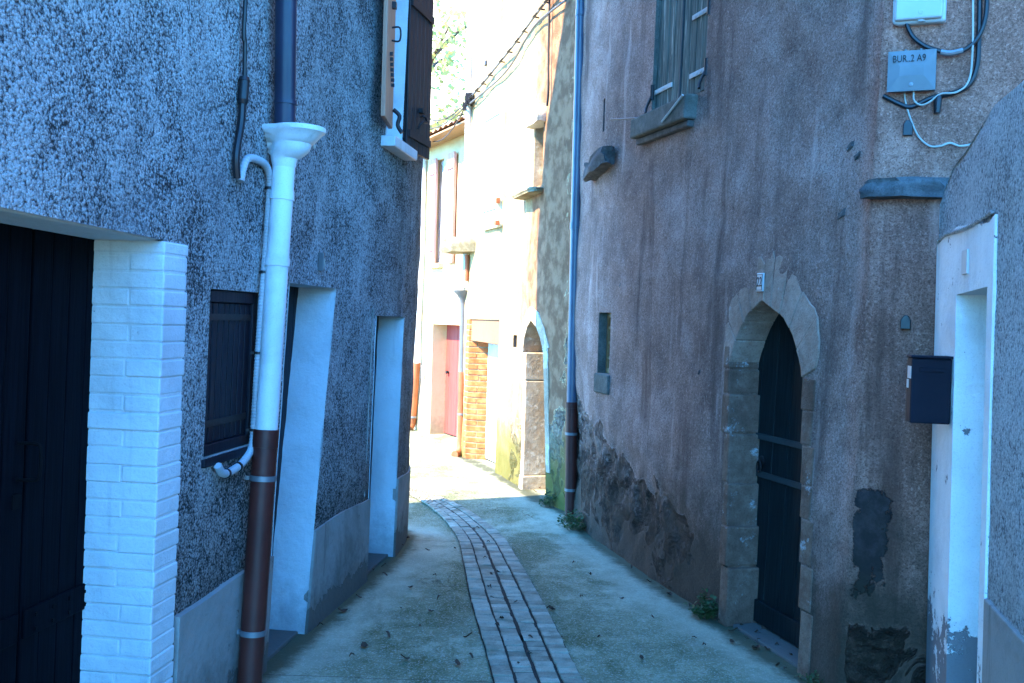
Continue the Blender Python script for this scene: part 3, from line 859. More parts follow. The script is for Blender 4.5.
# ribbed conduit
px = [(240.5, 181), (243, 168), (248, 158.5), (258, 160), (266, 166), (270, 180), (269, 205), (266, 250), (261.5, 310), (257, 380), (254, 430), (251.5, 448), (243, 462), (230, 472), (222, 473), (217.5, 465)]
path = catmull([LW.hit3(x, y, .028) for x, y in px], 5)
fine = []
for a, b in zip(path, path[1:]):
    k = max(1, int((b - a).length / .0035))
    fine += [a.lerp(b, j / k) for j in range(k)]
cd = Thing('conduit', 'grey ribbed plastic conduit with hooked ends clipped beside the white downpipe', 'conduit', LW.hit3(256, 400, .0))
mb = MB(); mb.tube(fine, [.0185 if (i // 2) % 2 else .0165 for i in range(len(fine))], 10)
tb = cd.part('tube', mb, M['greyhose'])
for (x, y) in ((266, 276), (258, 359), (254, 431), (238, 466), (226, 473), (269, 186)):
    c = LW.hit3(x, y, .028); d = min(range(len(path) - 1), key=lambda i: (path[i] - c).length); t = (path[d + 1] - path[d]).normalized()
    mb = MB(); mb.tube([path[d] - t * .006, path[d] + t * .006], .022, 12); mb.box(path[d] + Vector((-.02, 0, 0)), .03, .014, .012)
    cd.part('clip', mb, M['black'])
# black cable with connector
cb = Thing('cable', 'black cable with a thick connector hanging on the left grey wall above the conduit', 'cable', LW.hit3(243, 90, 0))
mb = MB(); mb.tube(catmull([LW.pt(LW.hit(245.5, 0)[0], 4.6, .03)] + [LW.hit3(x, y, .03) for x, y in ((245.5, 0), (245, 40), (244.5, 78))], 4), .0095, 8); cb.part('lead', mb, M['black'])
mb = MB(); a, b = LW.hit3(244.5, 77, .03), LW.hit3(242.5, 104, .03); mb.tube([a, a.lerp(b, .15), a.lerp(b, .151), a.lerp(b, .85), a.lerp(b, .851), b], [.02, .026, .023, .023, .026, .02], 12); cb.part('connector', mb, M['black'])
mb = MB(); mb.tube(catmull([LW.hit3(x, y, .03) for x, y in ((242.5, 103), (241, 125), (237.5, 145), (236, 160), (237, 178))], 4), .016, 8); cb.part('tail', mb, M['black'])
# ================================================================ RIGHT: brown plastered house with the arched door
RW = Wall([(.585, 9.08), (.70, 8.16), (1.0, 6.93), (1.225, 6.10), (1.53, 4.97), (1.558, 4.82), (1.580, 4.70), (1.618, 4.635), (1.92, 4.515), (4.6, 3.45)],
          [.012, .0, -.015, -.022, -.035, -.040, -.042, -.042, -.042, -.042], True)
HR = 7.2
rh = Thing('plastered_house', 'old brown plastered house with a pointed arch doorway and fallen render at its foot', 'house', (1.3, 5.8, 0))
# pointed arch opening
a_l = [RW.hit(*p) for p in ((731, 363), (732, 358), (736, 344.6), (741.5, 329), (749, 314))]
pk = RW.hit(763, 300.6)
a_r = [RW.hit(*p) for p in ((783, 317), (792, 335), (800, 363), (801.5, 378))]
sl0 = RW.hit(727.5, 612)[0]; sr0 = RW.hit(801.5, 640)[0]
ARCH = [(sl0, -.01), (sr0, -.01)] + a_r[::-1] + [pk] + a_l[::-1]
q = [RW.hit(*p) for p in ((599.5, 312.5), (611, 312.5), (610.5, 373.5), (599.5, 374))]
sw0, sw1 = (q[0][0] + q[3][0]) / 2, (q[1][0] + q[2][0]) / 2; swz0, swz1 = (q[2][1] + q[3][1]) / 2, (q[0][1] + q[1][1]) / 2
SMALL = [(sw0, swz0), (sw1, swz0), (sw1, swz1), (sw0, swz1)]
x0 = RW.hit(652, 60)[0]; x1 = RW.hit(705.5, 60)[0]; xz = RW.hit(678, 103)[1]
BIG = [(x0, xz), (x1, xz), (x1, xz + 1.3), (x0, xz + 1.3)]
q0, q1 = RW.hit(600.5, 132), RW.hit(608.5, 98)
SLOT = [(q0[0], q0[1]), (q1[0], q0[1]), (q1[0] - .005, q1[1]), (q0[0] + .005, q1[1])]
print('RIGHT', ARCH, SMALL, BIG, SLOT)
sc0 = RW.l[6]
pq0, pq1 = RW.hit(862, 595), RW.hit(866, 492)
def wearR(s, z):
    a = .66 * max(0, min(1, (3.3 - s) / .7)) * max(0, min(1, (1.45 - .22 * s - z) / .45)) * min(1, .62 + .9 * max(0, z))
    b = .56 * (max(0, min(1, (s - sc0 + .02) / .06))) * max(0, min(1, (.62 - z) / .3))
    c = .42 * max(0, 1 - abs(s - .45) / .5) * max(0, 1 - abs(z - 1.4) / .9)
    dd = .42 * max(0, 1 - math.hypot((s - sc0 - .22) / .35, (z - 2.45) / .5))
    return max(a, b, c, dd)
def tarR(s, z): return .75 * max(0, 1 - max(abs(s - (pq0[0] + pq1[0]) / 2 - .02) / .13, abs(z - (pq0[1] + pq1[1]) / 2) / (.66 * (pq1[1] - pq0[1])))) ** .4
def dispR(s, z):
    p = Vector((s + 20, z, 0))
    d = mnoise.noise(p * .8) * .028 + mnoise.noise(p * 2.7) * .012 + mnoise.noise(p * 8) * .004
    wv = wearR(s, z)
    if wv > .3:
        d -= (wv - .3) * .05 * (1 + mnoise.noise(p * 6)); d += (mnoise.noise(p * 7.5) * .07 + mnoise.noise(p * 15) * .04) * (wv - .3)
    return d
RT = RW.l[-1]
sv = frange(0.02, RW.l[8] + .55, .045)
mb = sheet(RW, [(0, -.3), (RT, -.3), (RT, HR), (0, HR)], [ARCH, SMALL, BIG, SLOT], sv, frange(0, 4.9, .05), dispR, wearR, fade=.35, tar=tarR, dirt_tint=lambda s, z: max(0, min(1, (s - sc0 + .12) / .15)))  # last argument marks the section tinted against blue skylight
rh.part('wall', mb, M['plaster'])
mb = MB(); up = Vector((0, 0, HR))
c0, c1, c2, c3 = Vector((.585, 9.08, 0)), Vector((7, 10.5, 0)), Vector((7, 3.5, 0)), Vector((4.6, 3.5, 0))
mb.quad(c1, c0, c0 + up, c1 + up); mb.quad(c2, c1, c1 + up, c2 + up); mb.quad(c3, c2, c2 + up, c3 + up)
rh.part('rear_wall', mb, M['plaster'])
mb = MB(); mb.prism([Vector((.42, 9.08, HR)), Vector((1.35, 5.0, HR)), Vector((1.5, 4.3, HR)), Vector((4.6, 3.3, HR)), Vector((7.2, 3.3, HR)), Vector((7.2, 10.6, HR))], Vector((0, 0, .2)))
rh.part('roof', mb, M['tile'])

# arched doorway: reveal, jamb stones, voussoirs, door
DD = .19
def grow(p, L=.009): d = Vector((p[0] - (sl0 + sr0) / 2, max(p[1] - 1.2, 0))).normalized(); return (p[0] + d.x * L, p[1] + d.y * L)
mb = MB(); RW.strip(mb, [grow(p) for p in [ARCH[1]] + a_r[::-1] + [pk] + a_l[::-1] + [ARCH[0]]], .0, -DD - .03)
rh.part('door_reveal', mb, M['jambstone'])
ys = [345, 369, 394, 434, 484, 527, 569, 623]
zs = [RW.hit(731, y)[1] for y in ys]; zs[-1] = -.02
random.seed(4)
for i in range(len(zs) - 1):
    zt, zb = zs[i] - .004, zs[i + 1] + .004
    e = sl0 + (a_l[0][0] - sl0) * min(1, (zt + zb) / 2 / a_l[0][1])
    mb = MB(); w = random.uniform(.06, .085)
    pr = random.uniform(.0, .012); fr = random.uniform(.004, .014)
    if i == len(zs) - 2: pr = .012; w = .09
    RW.box(mb, e - w, e + pr, zb, zt, -DD - .01, fr)
    rh.part('jamb_stone', mb, M['jambstone'], bevel=.009)
ys = [378, 411, 446, 486, 520, 566, 612, 690]
zs = [RW.hit(806, y)[1] for y in ys]; zs[-1] = -.02
for i in range(len(zs) - 1):
    zt, zb = zs[i] - .003, zs[i + 1] + .003
    e = sr0 + (a_r[-1][0] - sr0) * min(1, (zt + zb) / 2 / a_r[-1][1])
    mb = MB(); RW.box(mb, e - random.uniform(0, .008), e + random.uniform(.085, .12), zb, zt, -DD - .01, random.uniform(.002, .006))
    rh.part('jamb_stone', mb, M['jambstone'], bevel=.008)
# voussoirs: wedge stones standing on the arch line
arch = a_l + [pk] + a_r
ctr = ((a_l[0][0] + a_r[-1][0]) / 2, a_l[0][1] - .12)
def along_arch(u):
    L = [0]
    for a, b in zip(arch, arch[1:]): L.append(L[-1] + math.hypot(b[0] - a[0], b[1] - a[1]))
    t = u * L[-1]
    for i in range(len(arch) - 1):
        if t <= L[i + 1] + 1e-9:
            f = (t - L[i]) / (L[i + 1] - L[i]); return (arch[i][0] + (arch[i + 1][0] - arch[i][0]) * f, arch[i][1] + (arch[i + 1][1] - arch[i][1]) * f)
us = [0, .13, .25, .335, .41, .475, .54, .63, .74, .86, 1.0]
ln = [.08, .15, .25, .275, .225, .235, .285, .25, .225, .245, .13]
def outer(u, L):
    p = along_arch(u); d = Vector((p[0] - ctr[0], p[1] - ctr[1])).normalized(); d = (d + Vector((0, .25))).normalized()
    return (p[0] + d.x * L, p[1] + d.y * L)
oj = [outer(u, l + random.uniform(-.015, .015)) for u, l in zip(us, ln)]
for i in range(len(us) - 1):
    ua, ub = us[i] + .0025, us[i + 1] - .0025
    ins = [along_arch(ua + (ub - ua) * t) for t in (0, .33, .67, 1)]
    o1 = (oj[i + 1][0] - .003, oj[i + 1][1]); o2 = (oj[i][0] + .003, oj[i][1] + random.uniform(-.012, .012))
    om = [outer(ua + (ub - ua) * t, ln[i] + (ln[i + 1] - ln[i]) * t + random.uniform(-.004, .04)) for t in (.75, .5, .25)]
    mb = MB(); RW.poly(mb, ins + [o1] + om + [o2], -DD - .02, random.uniform(.005, .010))
    rh.part('arch_stone', mb, M['archstone'], bevel=.006)
# door
mb = MB(); da, db = min(p[0] for p in ARCH) - .12, sr0 + .10
planks(mb, RW, da, db, .16, pk[1] + .05, -DD, .035, 7, .005)
dr = rh.part('door', mb, M['door22'], bevel=.003)
mb = MB(); RW.box(mb, da, db, .03, .158, -DD - .03, -DD + .018); rh.part('kick_board', mb, M['door22'], dr, bevel=.005)
for zz in (RW.hit(765, 437, -DD)[1], RW.hit(765, 475, -DD)[1]):
    mb = MB(); RW.box(mb, da, db, zz - .018, zz + .018, -DD + .003, -DD + .010); rh.part('strap_hinge', mb, M['strap_grey'], dr, bevel=.002)
q = RW.hit(762, 460, -DD); T, N, U = RW.axes(q[0])
mb = MB(); c = RW.pt(q[0] + .02, q[1], -DD + .015); mb.lathe(c - N * .012, N, [(.0, 0), (.028, .002), (.028, .012), (.0, .014)], 14)
mb.tube([c + T * (.024 * math.cos(t)) + U * (.035 * math.sin(t) - .035) + N * .012 for t in [k * math.pi / 8 for k in range(17)]], .005, 6)
rh.part('ring_handle', mb, M['iron'], dr)
mb = MB(); RW.box(mb, sl0 + .01, sr0 + .1, -.02, .022, -DD - .03, -.03); rh.part('threshold', mb, M['plinth'], bevel=.01)
# number plate
q = RW.hit(763, 282.5)
mb = MB(); RW.box(mb, q[0] - .036, q[0] + .036, q[1] - .052, q[1] + .052, .010, .021)
npl = rh.part('number_plate', mb, M['plate'], bevel=.004, label='pale enamel house number plate')
mb = MB(); 
for (a, b, c, d) in ((-.030, .030, .042, .045), (-.030, .030, -.045, -.042), (-.031, -.028, -.042, .042), (.028, .031, -.042, .042)):
    RW.box(mb, q[0] + a, q[0] + b, q[1] + c, q[1] + d, .020, .0225)
rh.part('plate_border', mb, M['letter'], npl)
text_part(rh, 'number', '22', RW, q[0], q[1], .0222, .078, M['letter'], npl, .72, .0)

# small barred window
mb = MB(); RW.strip(mb, SMALL + SMALL[:1], .0, -.16); rh.part('window_reveal', mb, M['sillstone'])
mb = MB(); n_ = sw1 - sw0
for (a, b, c, d) in ((sw0, sw0 + .03, swz0, swz1), (sw1 - .03, sw1, swz0, swz1), (sw0 + .03, sw1 - .03, swz1 - .04, swz1), (sw0 + .03, sw1 - .03, swz0, swz0 + .04), (sw0 + n_ * .5 - .012, sw0 + n_ * .5 + .012, swz0 + .04, swz1 - .04)):
    RW.box(mb, a, b, c, d, -.11, -.07)
for k in range(1, 4):
    zz = swz0 + (swz1 - swz0) * k / 4; RW.box(mb, sw0 + .03, sw1 - .03, zz - .012, zz + .012, -.105, -.075)
sw = rh.part('small_window', mb, M['orangewood'], bevel=.003)
mb = MB(); RW.box(mb, sw0, sw1, swz0, swz1, -.13, -.112); rh.part('pane', mb, M['glass'], sw)
mb = MB(); RW.box(mb, sw0 - .03, sw1 + .03, swz0 - .16, swz0 - .004, -.1, .022); rh.part('small_sill', mb, M['sillstone'], bevel=.012)

# upper shuttered window
mb = MB(); RW.strip(mb, BIG + BIG[:1], .0, -.12); rh.part('window_reveal', mb, M['sillstone'])
mid = RW.hit(678.5, 60)[0]
for (a, b, op) in ((x0 + .004, mid - .012, 0), (mid + .03, x1 - .004, 0)):
    mb = MB(); n_ = 4; w = (b - a) / n_
    for k in range(n_):
        RW.box(mb, a + k * w + .003, a + (k + 1) * w - .003, xz + .015 + random.uniform(0, .01), xz + 1.29, -.055, -.025 + random.uniform(-.003, .003))
    RW.box(mb, a, b, xz + .03, xz + 1.285, -.068, -.052)
    s_ = rh.part('shutter', mb, M['weathered'], bevel=.004)
    for zz in ((xz + .14, xz + .98) if a < mid - .1 else (xz + .13, xz + .52)):
        mb = MB(); sa, sb = (a - .03, a + .75 * (b - a)) if a < mid - .1 else (a + .35 * (b - a), b + .025)
        RW.box(mb, sa, sb, zz, zz + .034, -.024, -.014)
        for f in (.2, .4, .6, .8): RW.box(mb, sa + (sb - sa) * f - .008, sa + (sb - sa) * f + .008, zz + .009, zz + .025, -.015, -.008)
        st = rh.part('strap_hinge', mb, M['strap_white'], s_, bevel=.003)
    e = a - .015 if a < mid - .1 else b + .01
    for zz in ((xz + .14,) if a < mid - .1 else (xz + .13, xz + .52)):
        mb = MB(); mb.tube([RW.pt(e, zz - .035, -.005), RW.pt(e, zz + .075, -.005)], .016, 10)
        if zz < xz + .2: mb.tube(catmull([RW.pt(e, zz, .0), RW.pt(e - .015, xz + .05, .03), RW.pt(e, xz + .01, .04)], 4), .010, 8)
        rh.part('hinge_pin', mb, M['iron'], s_)
mb = MB(); RW.box(mb, mid - .002, mid + .018, xz + .01, xz + 1.29, -.05, -.018); rh.part('centre_post', mb, M['strap_grey'], bevel=.004)
k0, k1 = RW.hit(638, 130, .0), RW.hit(697, 108, .0)
mb = MB(); s0_, s1_ = k0[0] + .04, k1[0]
segs = 6; ring = []
for i in range(segs):
    a = s0_ + (s1_ - s0_) * i / segs; b = s0_ + (s1_ - s0_) * (i + 1) / segs
RW.poly(mb, [(s0_, xz - .15), (s1_ - .01, xz - .165), (s1_, xz - .07), (s1_ + .01, xz - .006), (s0_ + .005, xz - .008)], -.1, .085)
sill = rh.part('window_sill', mb, M['sillstone'], bevel=.014)
mb = MB(); RW.poly(mb, [(s0_ + .03, xz - .20), (s1_ - .04, xz - .21), (s1_ - .03, xz - .166), (s0_ + .02, xz - .152)], -.05, .045); rh.part('sill_moulding', mb, M['darkstone'], sill, bevel=.01)
mb = MB(); mb.tube([RW.hit3(613, 119.5, .05), RW.hit3(643, 117.5, .06)], .007, 6); rh.part('iron_rod', mb, M['iron'], sill)
mb = MB(); mb.tube([RW.hit3(663, 122, .092), RW.hit3(683, 95, .094)], .008, 6); rh.part('stick', mb, M['strap_white'], sill)

# slot, projecting corbel stone, ledge stone
mb = MB(); RW.strip(mb, SLOT + SLOT[:1], .0, -.2); RW.box(mb, SLOT[0][0] - .02, SLOT[1][0] + .02, SLOT[0][1] - .02, SLOT[2][1] + .02, -.24, -.2); rh.part('wall_slot', mb, M['darkstone'])
def rock(W, s0, s1, z0, z1, o1, seed, skew=0.0, rough=.15, o0=-.05):
    bm = bmesh.new(); bmesh.ops.create_cube(bm, size=2); bmesh.ops.subdivide_edges(bm, edges=bm.edges, cuts=5, use_grid_fill=True)
    mb = MB(); rd = random.Random(seed)
    for v in bm.verts:
        p = v.co.copy(); m = max(abs(p.x), abs(p.y), abs(p.z)); l = p.length
        p = p * (.72 + .28 * m / l * 1.25) if l else p
        nn = Vector([mnoise.noise(v.co * 1.1 + Vector((seed * 7.3 + 31 * k, 0, 0))) for k in range(3)]) + .4 * Vector([mnoise.noise(v.co * 3.1 + Vector((seed * 3.3 + 11 * k, 5, 0))) for k in range(3)])
        p += nn * rough
        s = s0 + (s1 - s0) * (p.x + 1) / 2; z = z0 + (z1 - z0) * (p.z + 1) / 2 + skew * p.x; o = o0 + (o1 - o0) * (p.y + 1) / 2
        mb.v.append(W.pt(s, z, o))
    mb.f = [tuple(v.index for v in f.verts) for f in bm.faces]; mb.smooth = True; bm.free()
    return mb
q0, q1 = RW.hit(590, 180), RW.hit(612, 150)
rh.part('corbel_stone', rock(RW, q0[0] + .14, q1[0] + .12, q0[1], q1[1] - .02, .10, 3, .03, .42), M['darkstone'])
q0, q1 = RW.hit(874, 199), RW.hit(945, 179)
rh.part('ledge_stone', rock(RW, q0[0], q1[0], q0[1], q1[1], .09, 5, .0, .28), M['darkstone'])
q0, q1 = RW.hit(898.5, 137), RW.hit(909.5, 121)
mb = MB(); RW.poly(mb, [(q0[0], q0[1]), (q1[0], q0[1]), (q1[0], q1[1] - .02), (q1[0] - .015, q1[1]), (q0[0] + .012, q1[1]), (q0[0], q1[1] - .02)], -.03, .03); rh.part('vent_cover', mb, M['black'], bevel=.004)
q0, q1 = RW.hit(897.5, 329), RW.hit(909, 315)
mb = MB(); m = (q0[0] + q1[0]) / 2
RW.poly(mb, [(q0[0], q0[1]), (q1[0], q0[1]), (q1[0], q1[1] - .025), (m + .012, q1[1] - .004), (m, q1[1]), (m - .012, q1[1] - .004), (q0[0], q1[1] - .025)], -.02, .014)
rh.part('keyhole_bracket', mb, M['black'], bevel=.003)
# render scars: small raised plaster lips
for (x, y, sz, sd) in ((852, 146, .022, 1), (858, 156, .02, 2), (840, 214, .03, 3), (622, 285, .02, 4), (700, 372, .012, 5)):
    q = RW.hit(x, y); rh.part('render_scar', rock(RW, q[0] - sz, q[0] + sz, q[1] - sz * .6, q[1] + sz * .6, .012, sd, .01, .3, -.02), M['darkstone'])

# ---------------------------------------------------------------- mailbox, meter box, junction box, wiring: things hung on the wall
P1 = at_depth(909.5, 423, 4.03); MT = Vector((.985, -.17, 0)); MN = Vector((-.17, -.985, 0)); UZ = Vector((0, 0, 1))
d = ray(951, 400); kk = (d.y * P1.x - d.x * P1.y) / (d.x * MT.y - d.y * MT.x); MW = kk; P2 = at_depth(911.5, 358, 4.03); MH = P2.z - P1.z
mx = Thing('mailbox', 'dark blue letterbox hung on the brown wall beside the white doorway', 'mailbox', (P1.x, P1.y, P1.z))
MD = .085; MC = Vector((P1.x, P1.y, P1.z)) + MT * MW / 2 - MN * MD / 2 + UZ * MH / 2
mb = MB(); mb.box(MC, MW, MD, MH, (MT, MN, UZ)); by = mx.part('body', mb, M['mailbox'], bevel=.006)
mb = MB(); mb.box(MC + UZ * (MH / 2 + .006) + MN * .004, MW + .008, MD + .010, .011, (MT, MN, UZ)); mx.part('lid', mb, M['mailbox'], bevel=.004)
for (f, hh_, w_, dd_) in ((.28, .05, .06, .01), (.10, .035, .032, -.015)):
    mb = MB(); mb.box(MC - MT * (MW / 2 + .001) + UZ * (MH * f) + MN * dd_, .002, w_, hh_, (MT, MN, UZ)); mx.part('name_sticker', mb, M['plate'], by)
mb = MB(); mb.box(MC + MN * (MD / 2 + .002) + UZ * (MH / 2 - .045), MW - .06, .005, .018, (MT, MN, UZ)); mx.part('slot_flap', mb, M['mailbox'], by, bevel=.002)
mb = MB(); bk = MC - MN * (MD / 2 + .16) + MT * .045; mb.box(bk, MW * .35, .33, .05, (MT, MN, UZ)); mx.part('mount', mb, M['iron'], by)

q0, q1 = RW.hit(891, 24, .07), RW.hit(949, -60, .07)
bx = Thing('meter_box', 'white plastic meter box high on the brown wall above the grey junction box', 'meter box', RW.pt(q0[0], q0[1], 0))
mb = MB(); RW.box(mb, q0[0], q1[0], q0[1], q1[1] + .05, -.01, .05); by = bx.part('case', mb, M['box_white'], bevel=.016, seg=4)
mb = MB(); RW.box(mb, q0[0] + .014, q1[0] - .014, q0[1] + .014, q1[1] + .03, .049, .072); cv_ = bx.part('cover', mb, M['box_white'], by, bevel=.014, seg=4)
mb = MB(); m = (q0[0] + q1[0]) / 2 + .01; mb.lathe(RW.pt(m, q0[1] + .045, .07), RW.axes(m)[1], [(0, .004), (.010, .004), (.012, 0)], 16); bx.part('screw_cap', mb, M['white_gloss'], cv_)
mb = MB(); RW.box(mb, m - .014, m + .014, q0[1] + .004, q0[1] + .016, .04, .062); bx.part('latch', mb, M['white_gloss'], by, bevel=.003)

q0, q1 = RW.hit(887.5, 91.5, .06), RW.hit(936, 49.5, .06)
jb = Thing('junction_box', 'grey metal junction box stencilled with black letters below the white box', 'junction box', RW.pt(q0[0], q0[1], 0))
mb = MB(); RW.box(mb, q0[0], q1[0], q0[1], q1[1], -.01, .058)
ca = jb.part('case', mb, M['tin'], bevel=.004)
mb = MB(); mq, mz = (q0[0] + q1[0]) / 2, (q0[1] + q1[1]) / 2; hw, hh = (q1[0] - q0[0]) / 2 + .003, (q1[1] - q0[1]) / 2 + .003
ring = [(mq - hw, mz - hh), (mq + hw, mz - hh), (mq + hw, mz + hh), (mq - hw, mz + hh)]; rin = [(mq - hw * .5, mz - hh * .25), (mq + hw * .5, mz - hh * .25), (mq + hw * .5, mz + hh * .25), (mq - hw * .5, mz + hh * .25)]
vs = [RW.pt(a, b, .055) for a, b in ring] + [RW.pt(a, b, .062) for a, b in ring] + [RW.pt(a, b, .069) for a, b in rin]
mb.add(vs, [(0, 1, 5, 4), (1, 2, 6, 5), (2, 3, 7, 6), (3, 0, 4, 7), (4, 5, 9, 8), (5, 6, 10, 9), (6, 7, 11, 10), (7, 4, 8, 11), (8, 9, 10, 11)])
lid = jb.part('lid', mb, M['tin'])
text_part(jb, 'lettering', 'BUR..2 A9', RW, mq - .012, mz + hh * .58, .0695, .046, M['letter'], lid, .74, .0)
mb = MB(); T, N, U = RW.axes(mq); mb.lathe(RW.pt(mq, mz - hh * .68, .062), N, [(0, .006), (.009, .005), (.010, 0)], 12); jb.part('screw', mb, M['steel'], lid)
for sx in (.25, .62):
    mb = MB(); a = q0[0] + (q1[0] - q0[0]) * sx; mb.tube([RW.pt(a, q1[1] - .002, .03), RW.pt(a, q1[1] + .016, .03)], .008, 8); jb.part('cable_gland', mb, M['tin'], ca)

wr = Thing('wiring', 'black and beige wires looping around the grey junction box on the brown wall', 'cable', RW.hit3(960, 60, 0))
def wire(name, pts, r, off, mat, n=8):
    mb = MB(); mb.tube(catmull([RW.hit3(x, y, off + (o[0] if o else 0)) for x, y, *o in pts], 6), r, n); return wr.part(name, mb, mat)
wire('black_cable', [(981, -60), (980, -10), (979, 35), (977, 66), (969, 85), (953, 93), (930, 98), (908, 107), (896, 105), (889, 94)], .012, .018, M['black'])
wire('black_cable', [(900, 20), (908, 36), (922, 46), (938, 51), (952, 53), (966, 49), (979, 36), (986, 14), (987, -20), (987, -60)], .011, .035, M['black'])
wire('beige_cord', [(973.5, -60), (973, 0), (972.5, 50), (969, 80), (957, 92), (940, 94), (928, 102), (918, 105), (911, 100), (911, 90)], .0045, .04, M['cord'], 6)
wire('beige_cord', [(899, 91), (901, 103), (907, 120), (916, 137), (928, 146), (940, 146), (950, 143), (960, 146), (973, 144)], .0045, .02, M['cord'], 6)
mb = MB(); mb.tube([RW.hit3(938, 96, .03), RW.hit3(937, 100, .03), RW.hit3(936, 113, .03)], [.014, .018, .014], 10); wr.part('tape_end', mb, M['black'])
mb = MB(); mb.tube(catmull([RW.hit3(940, 52, .036), RW.hit3(950, 53.2, .036), RW.hit3(963, 50.5, .036)], 4), .013, 8); wr.part('sleeve', mb, M['steel'])

# blue-grey drainpipe
rp = Thing('drainpipe', 'tall blue grey drainpipe with a brown foot at the far end of the brown house', 'drainpipe', (*RW.hit3(571, 510, .03).xy, 0))
P = lambda x, y: at_depth(x, y, 9.03)
pts = [P(581.5, -80), P(581, 0), P(579, 90), P(575.5, 225), P(571.7, 404)]
mb = MB(); mb.tube([pts[0] + Vector((0, 0, 2.4))] + pts, .046, 18); up_ = rp.part('upper_pipe', mb, M['bluezinc'])
for (x, y) in ((581, 13), (575.4, 226)):
    c = P(x, y); mb = MB(); mb.tube([c + Vector((0, 0, .03)), c - Vector((0, 0, .03))], .052, 18); mb.box(c + Vector((.06, .05, 0)), .1, .02, .02); rp.part('collar', mb, M['bluezinc'], up_)
a, b = P(571.7, 402), P(570.5, 520); b.z = -.02
mb = MB(); mb.tube([a, a + (b - a) * .05, a + (b - a) * .051, b], [.056, .056, .052, .052], 18); lo = rp.part('lower_pipe', mb, M['brownpipe'])
for y in (434, 491):
    c = a + (b - a) * ((y - 402) / 118); mb = MB(); mb.tube([c + Vector((0, 0, .012)), c - Vector((0, 0, .012))], .057, 18); mb.box(c + Vector((.06, .05, 0)), .1, .02, .02); rp.part('bracket', mb, M['steel'], lo)

# ================================================================ NEAR RIGHT: pale roughcast house with a white doorway
NW = Wall([(1.888, 4.40), (1.255, 1.6), (1.255, .3)], [.012, .012, .0])
nh = Thing('roughcast_annex', 'pale roughcast annex with a white framed doorway at the right edge', 'house', (1.6, 3.2, 0))
n0, _ = NW.hit(956, 400); n1, _ = NW.hit(987, 400); _, nz = NW.hit(970, 290)
NDOOR = [(n0, -.01), (n1, -.01), (n1 + .004, nz), (n0 + .006, nz - .012)]
tp = [NW.hit(953, 168), NW.hit(966, 151), NW.hit(995, 104.5), NW.hit(1024, 81)]
print('NEAR', NDOOR, tp)
zt = tp[-1][1] + .25
out = [(0, -.3), (NW.l[-1], -.3), (NW.l[-1], zt + .3), (NW.l[1], zt + .1)] + tp[::-1] + [(.002, tp[0][1] - .12)]
mb = sheet(NW, out, [NDOOR], frange(0.03, NW.l[1], .05), frange(0, 3, .05), lambda s, z: mnoise.noise(Vector((s + 50, z, 0)) * 1.2) * .012 + mnoise.noise(Vector((s, z + 9, 0)) * 6) * .004)
nh.part('wall', mb, M['dash_light'])
mb = MB()   # top of the wall and the body behind it
back = .55
tops = [(.002, tp[0][1] - .12)] + tp + [(NW.l[1], zt + .1), (NW.l[-1], zt + .3)]
for a, b in zip(tops, tops[1:]): mb.quad(NW.pt(*a, .0), NW.pt(*b, .0), NW.pt(*b, -back), NW.pt(*a, -back))
mb.quad(NW.pt(.002, -.3), NW.pt(.002, tops[0][1]), NW.pt(.002, tops[0][1], -back), NW.pt(.002, -.3, -back))
for a, b in zip(tops, tops[1:]): mb.quad(NW.pt(a[0], -.3, -back), NW.pt(b[0], -.3, -back), NW.pt(*b, -back), NW.pt(*a, -back))
nh.part('wall_top', mb, M['dash_light'])
mb = MB(); NW.strip(mb, [NDOOR[1], NDOOR[2], NDOOR[3], NDOOR[0]], .008, -.36); nh.part('door_reveal', mb, M['white_worn'])
mb = MB(); planks(mb, NW, n0 - .02, n1 + .1, .02, nz + .03, -.34, .03, 6); nh.part('door', mb, M['louver'], bevel=.003)
# white painted band round the opening
sA = .012; sB, _ = NW.hit(992.5, 400); tA, tB = NW.hit(943, 239)[1], NW.hit(994, 216)[1]
mb = MB()
NW.poly(mb, [(sA, -.02), (n0 + .001, -.02), (n0 + .006, nz - .012), (n0 + .006, tA + .02), (sA, tA)], -.02, .010)
NW.poly(mb, [(n0 + .006, nz - .012), (n1 + .004, nz), (n1 + .004, tB - .02), (n0 + .006, tA + .02)], -.02, .010)
NW.poly(mb, [(n1 + .001, -.02), (sB, -.02), (sB + .005, tB), (n1 + .004, tB - .02), (n1 + .004, nz)], -.02, .010)
sd_ = nh.part('door_surround', mb, M['white_worn'])
q0, q1 = NW.hit(966, 275), NW.hit(972, 249); mb = MB(); NW.box(mb, q0[0], q1[0], q0[1], q1[1], .008, .018); nh.part('door_plate', mb, M['plate'], bevel=.002)
mb = MB(); ra, rb = NW.hit(940, 243), NW.hit(996, 214)
mb.tube(catmull([NW.pt(ra[0] + .01, ra[1], .008), NW.pt(ra[0] + .2, ra[1] + .02, .012), NW.pt((ra[0] + rb[0]) / 2 + .1, (ra[1] + rb[1]) / 2, .012), NW.pt(rb[0], rb[1] + .01, .010)], 5), .009, 6)
nh.part('drip_ridge', mb, M['dash_light'])
_, pz2 = NW.hit(991.5, 602); print('plinth2', pz2, NW.hit(1024, 632))
mb = MB(); NW.box(mb, sB + .01, NW.l[1] - .01, -.02, pz2, -.02, .014); nh.part('plinth', mb, M['plinth'], bevel=.006)
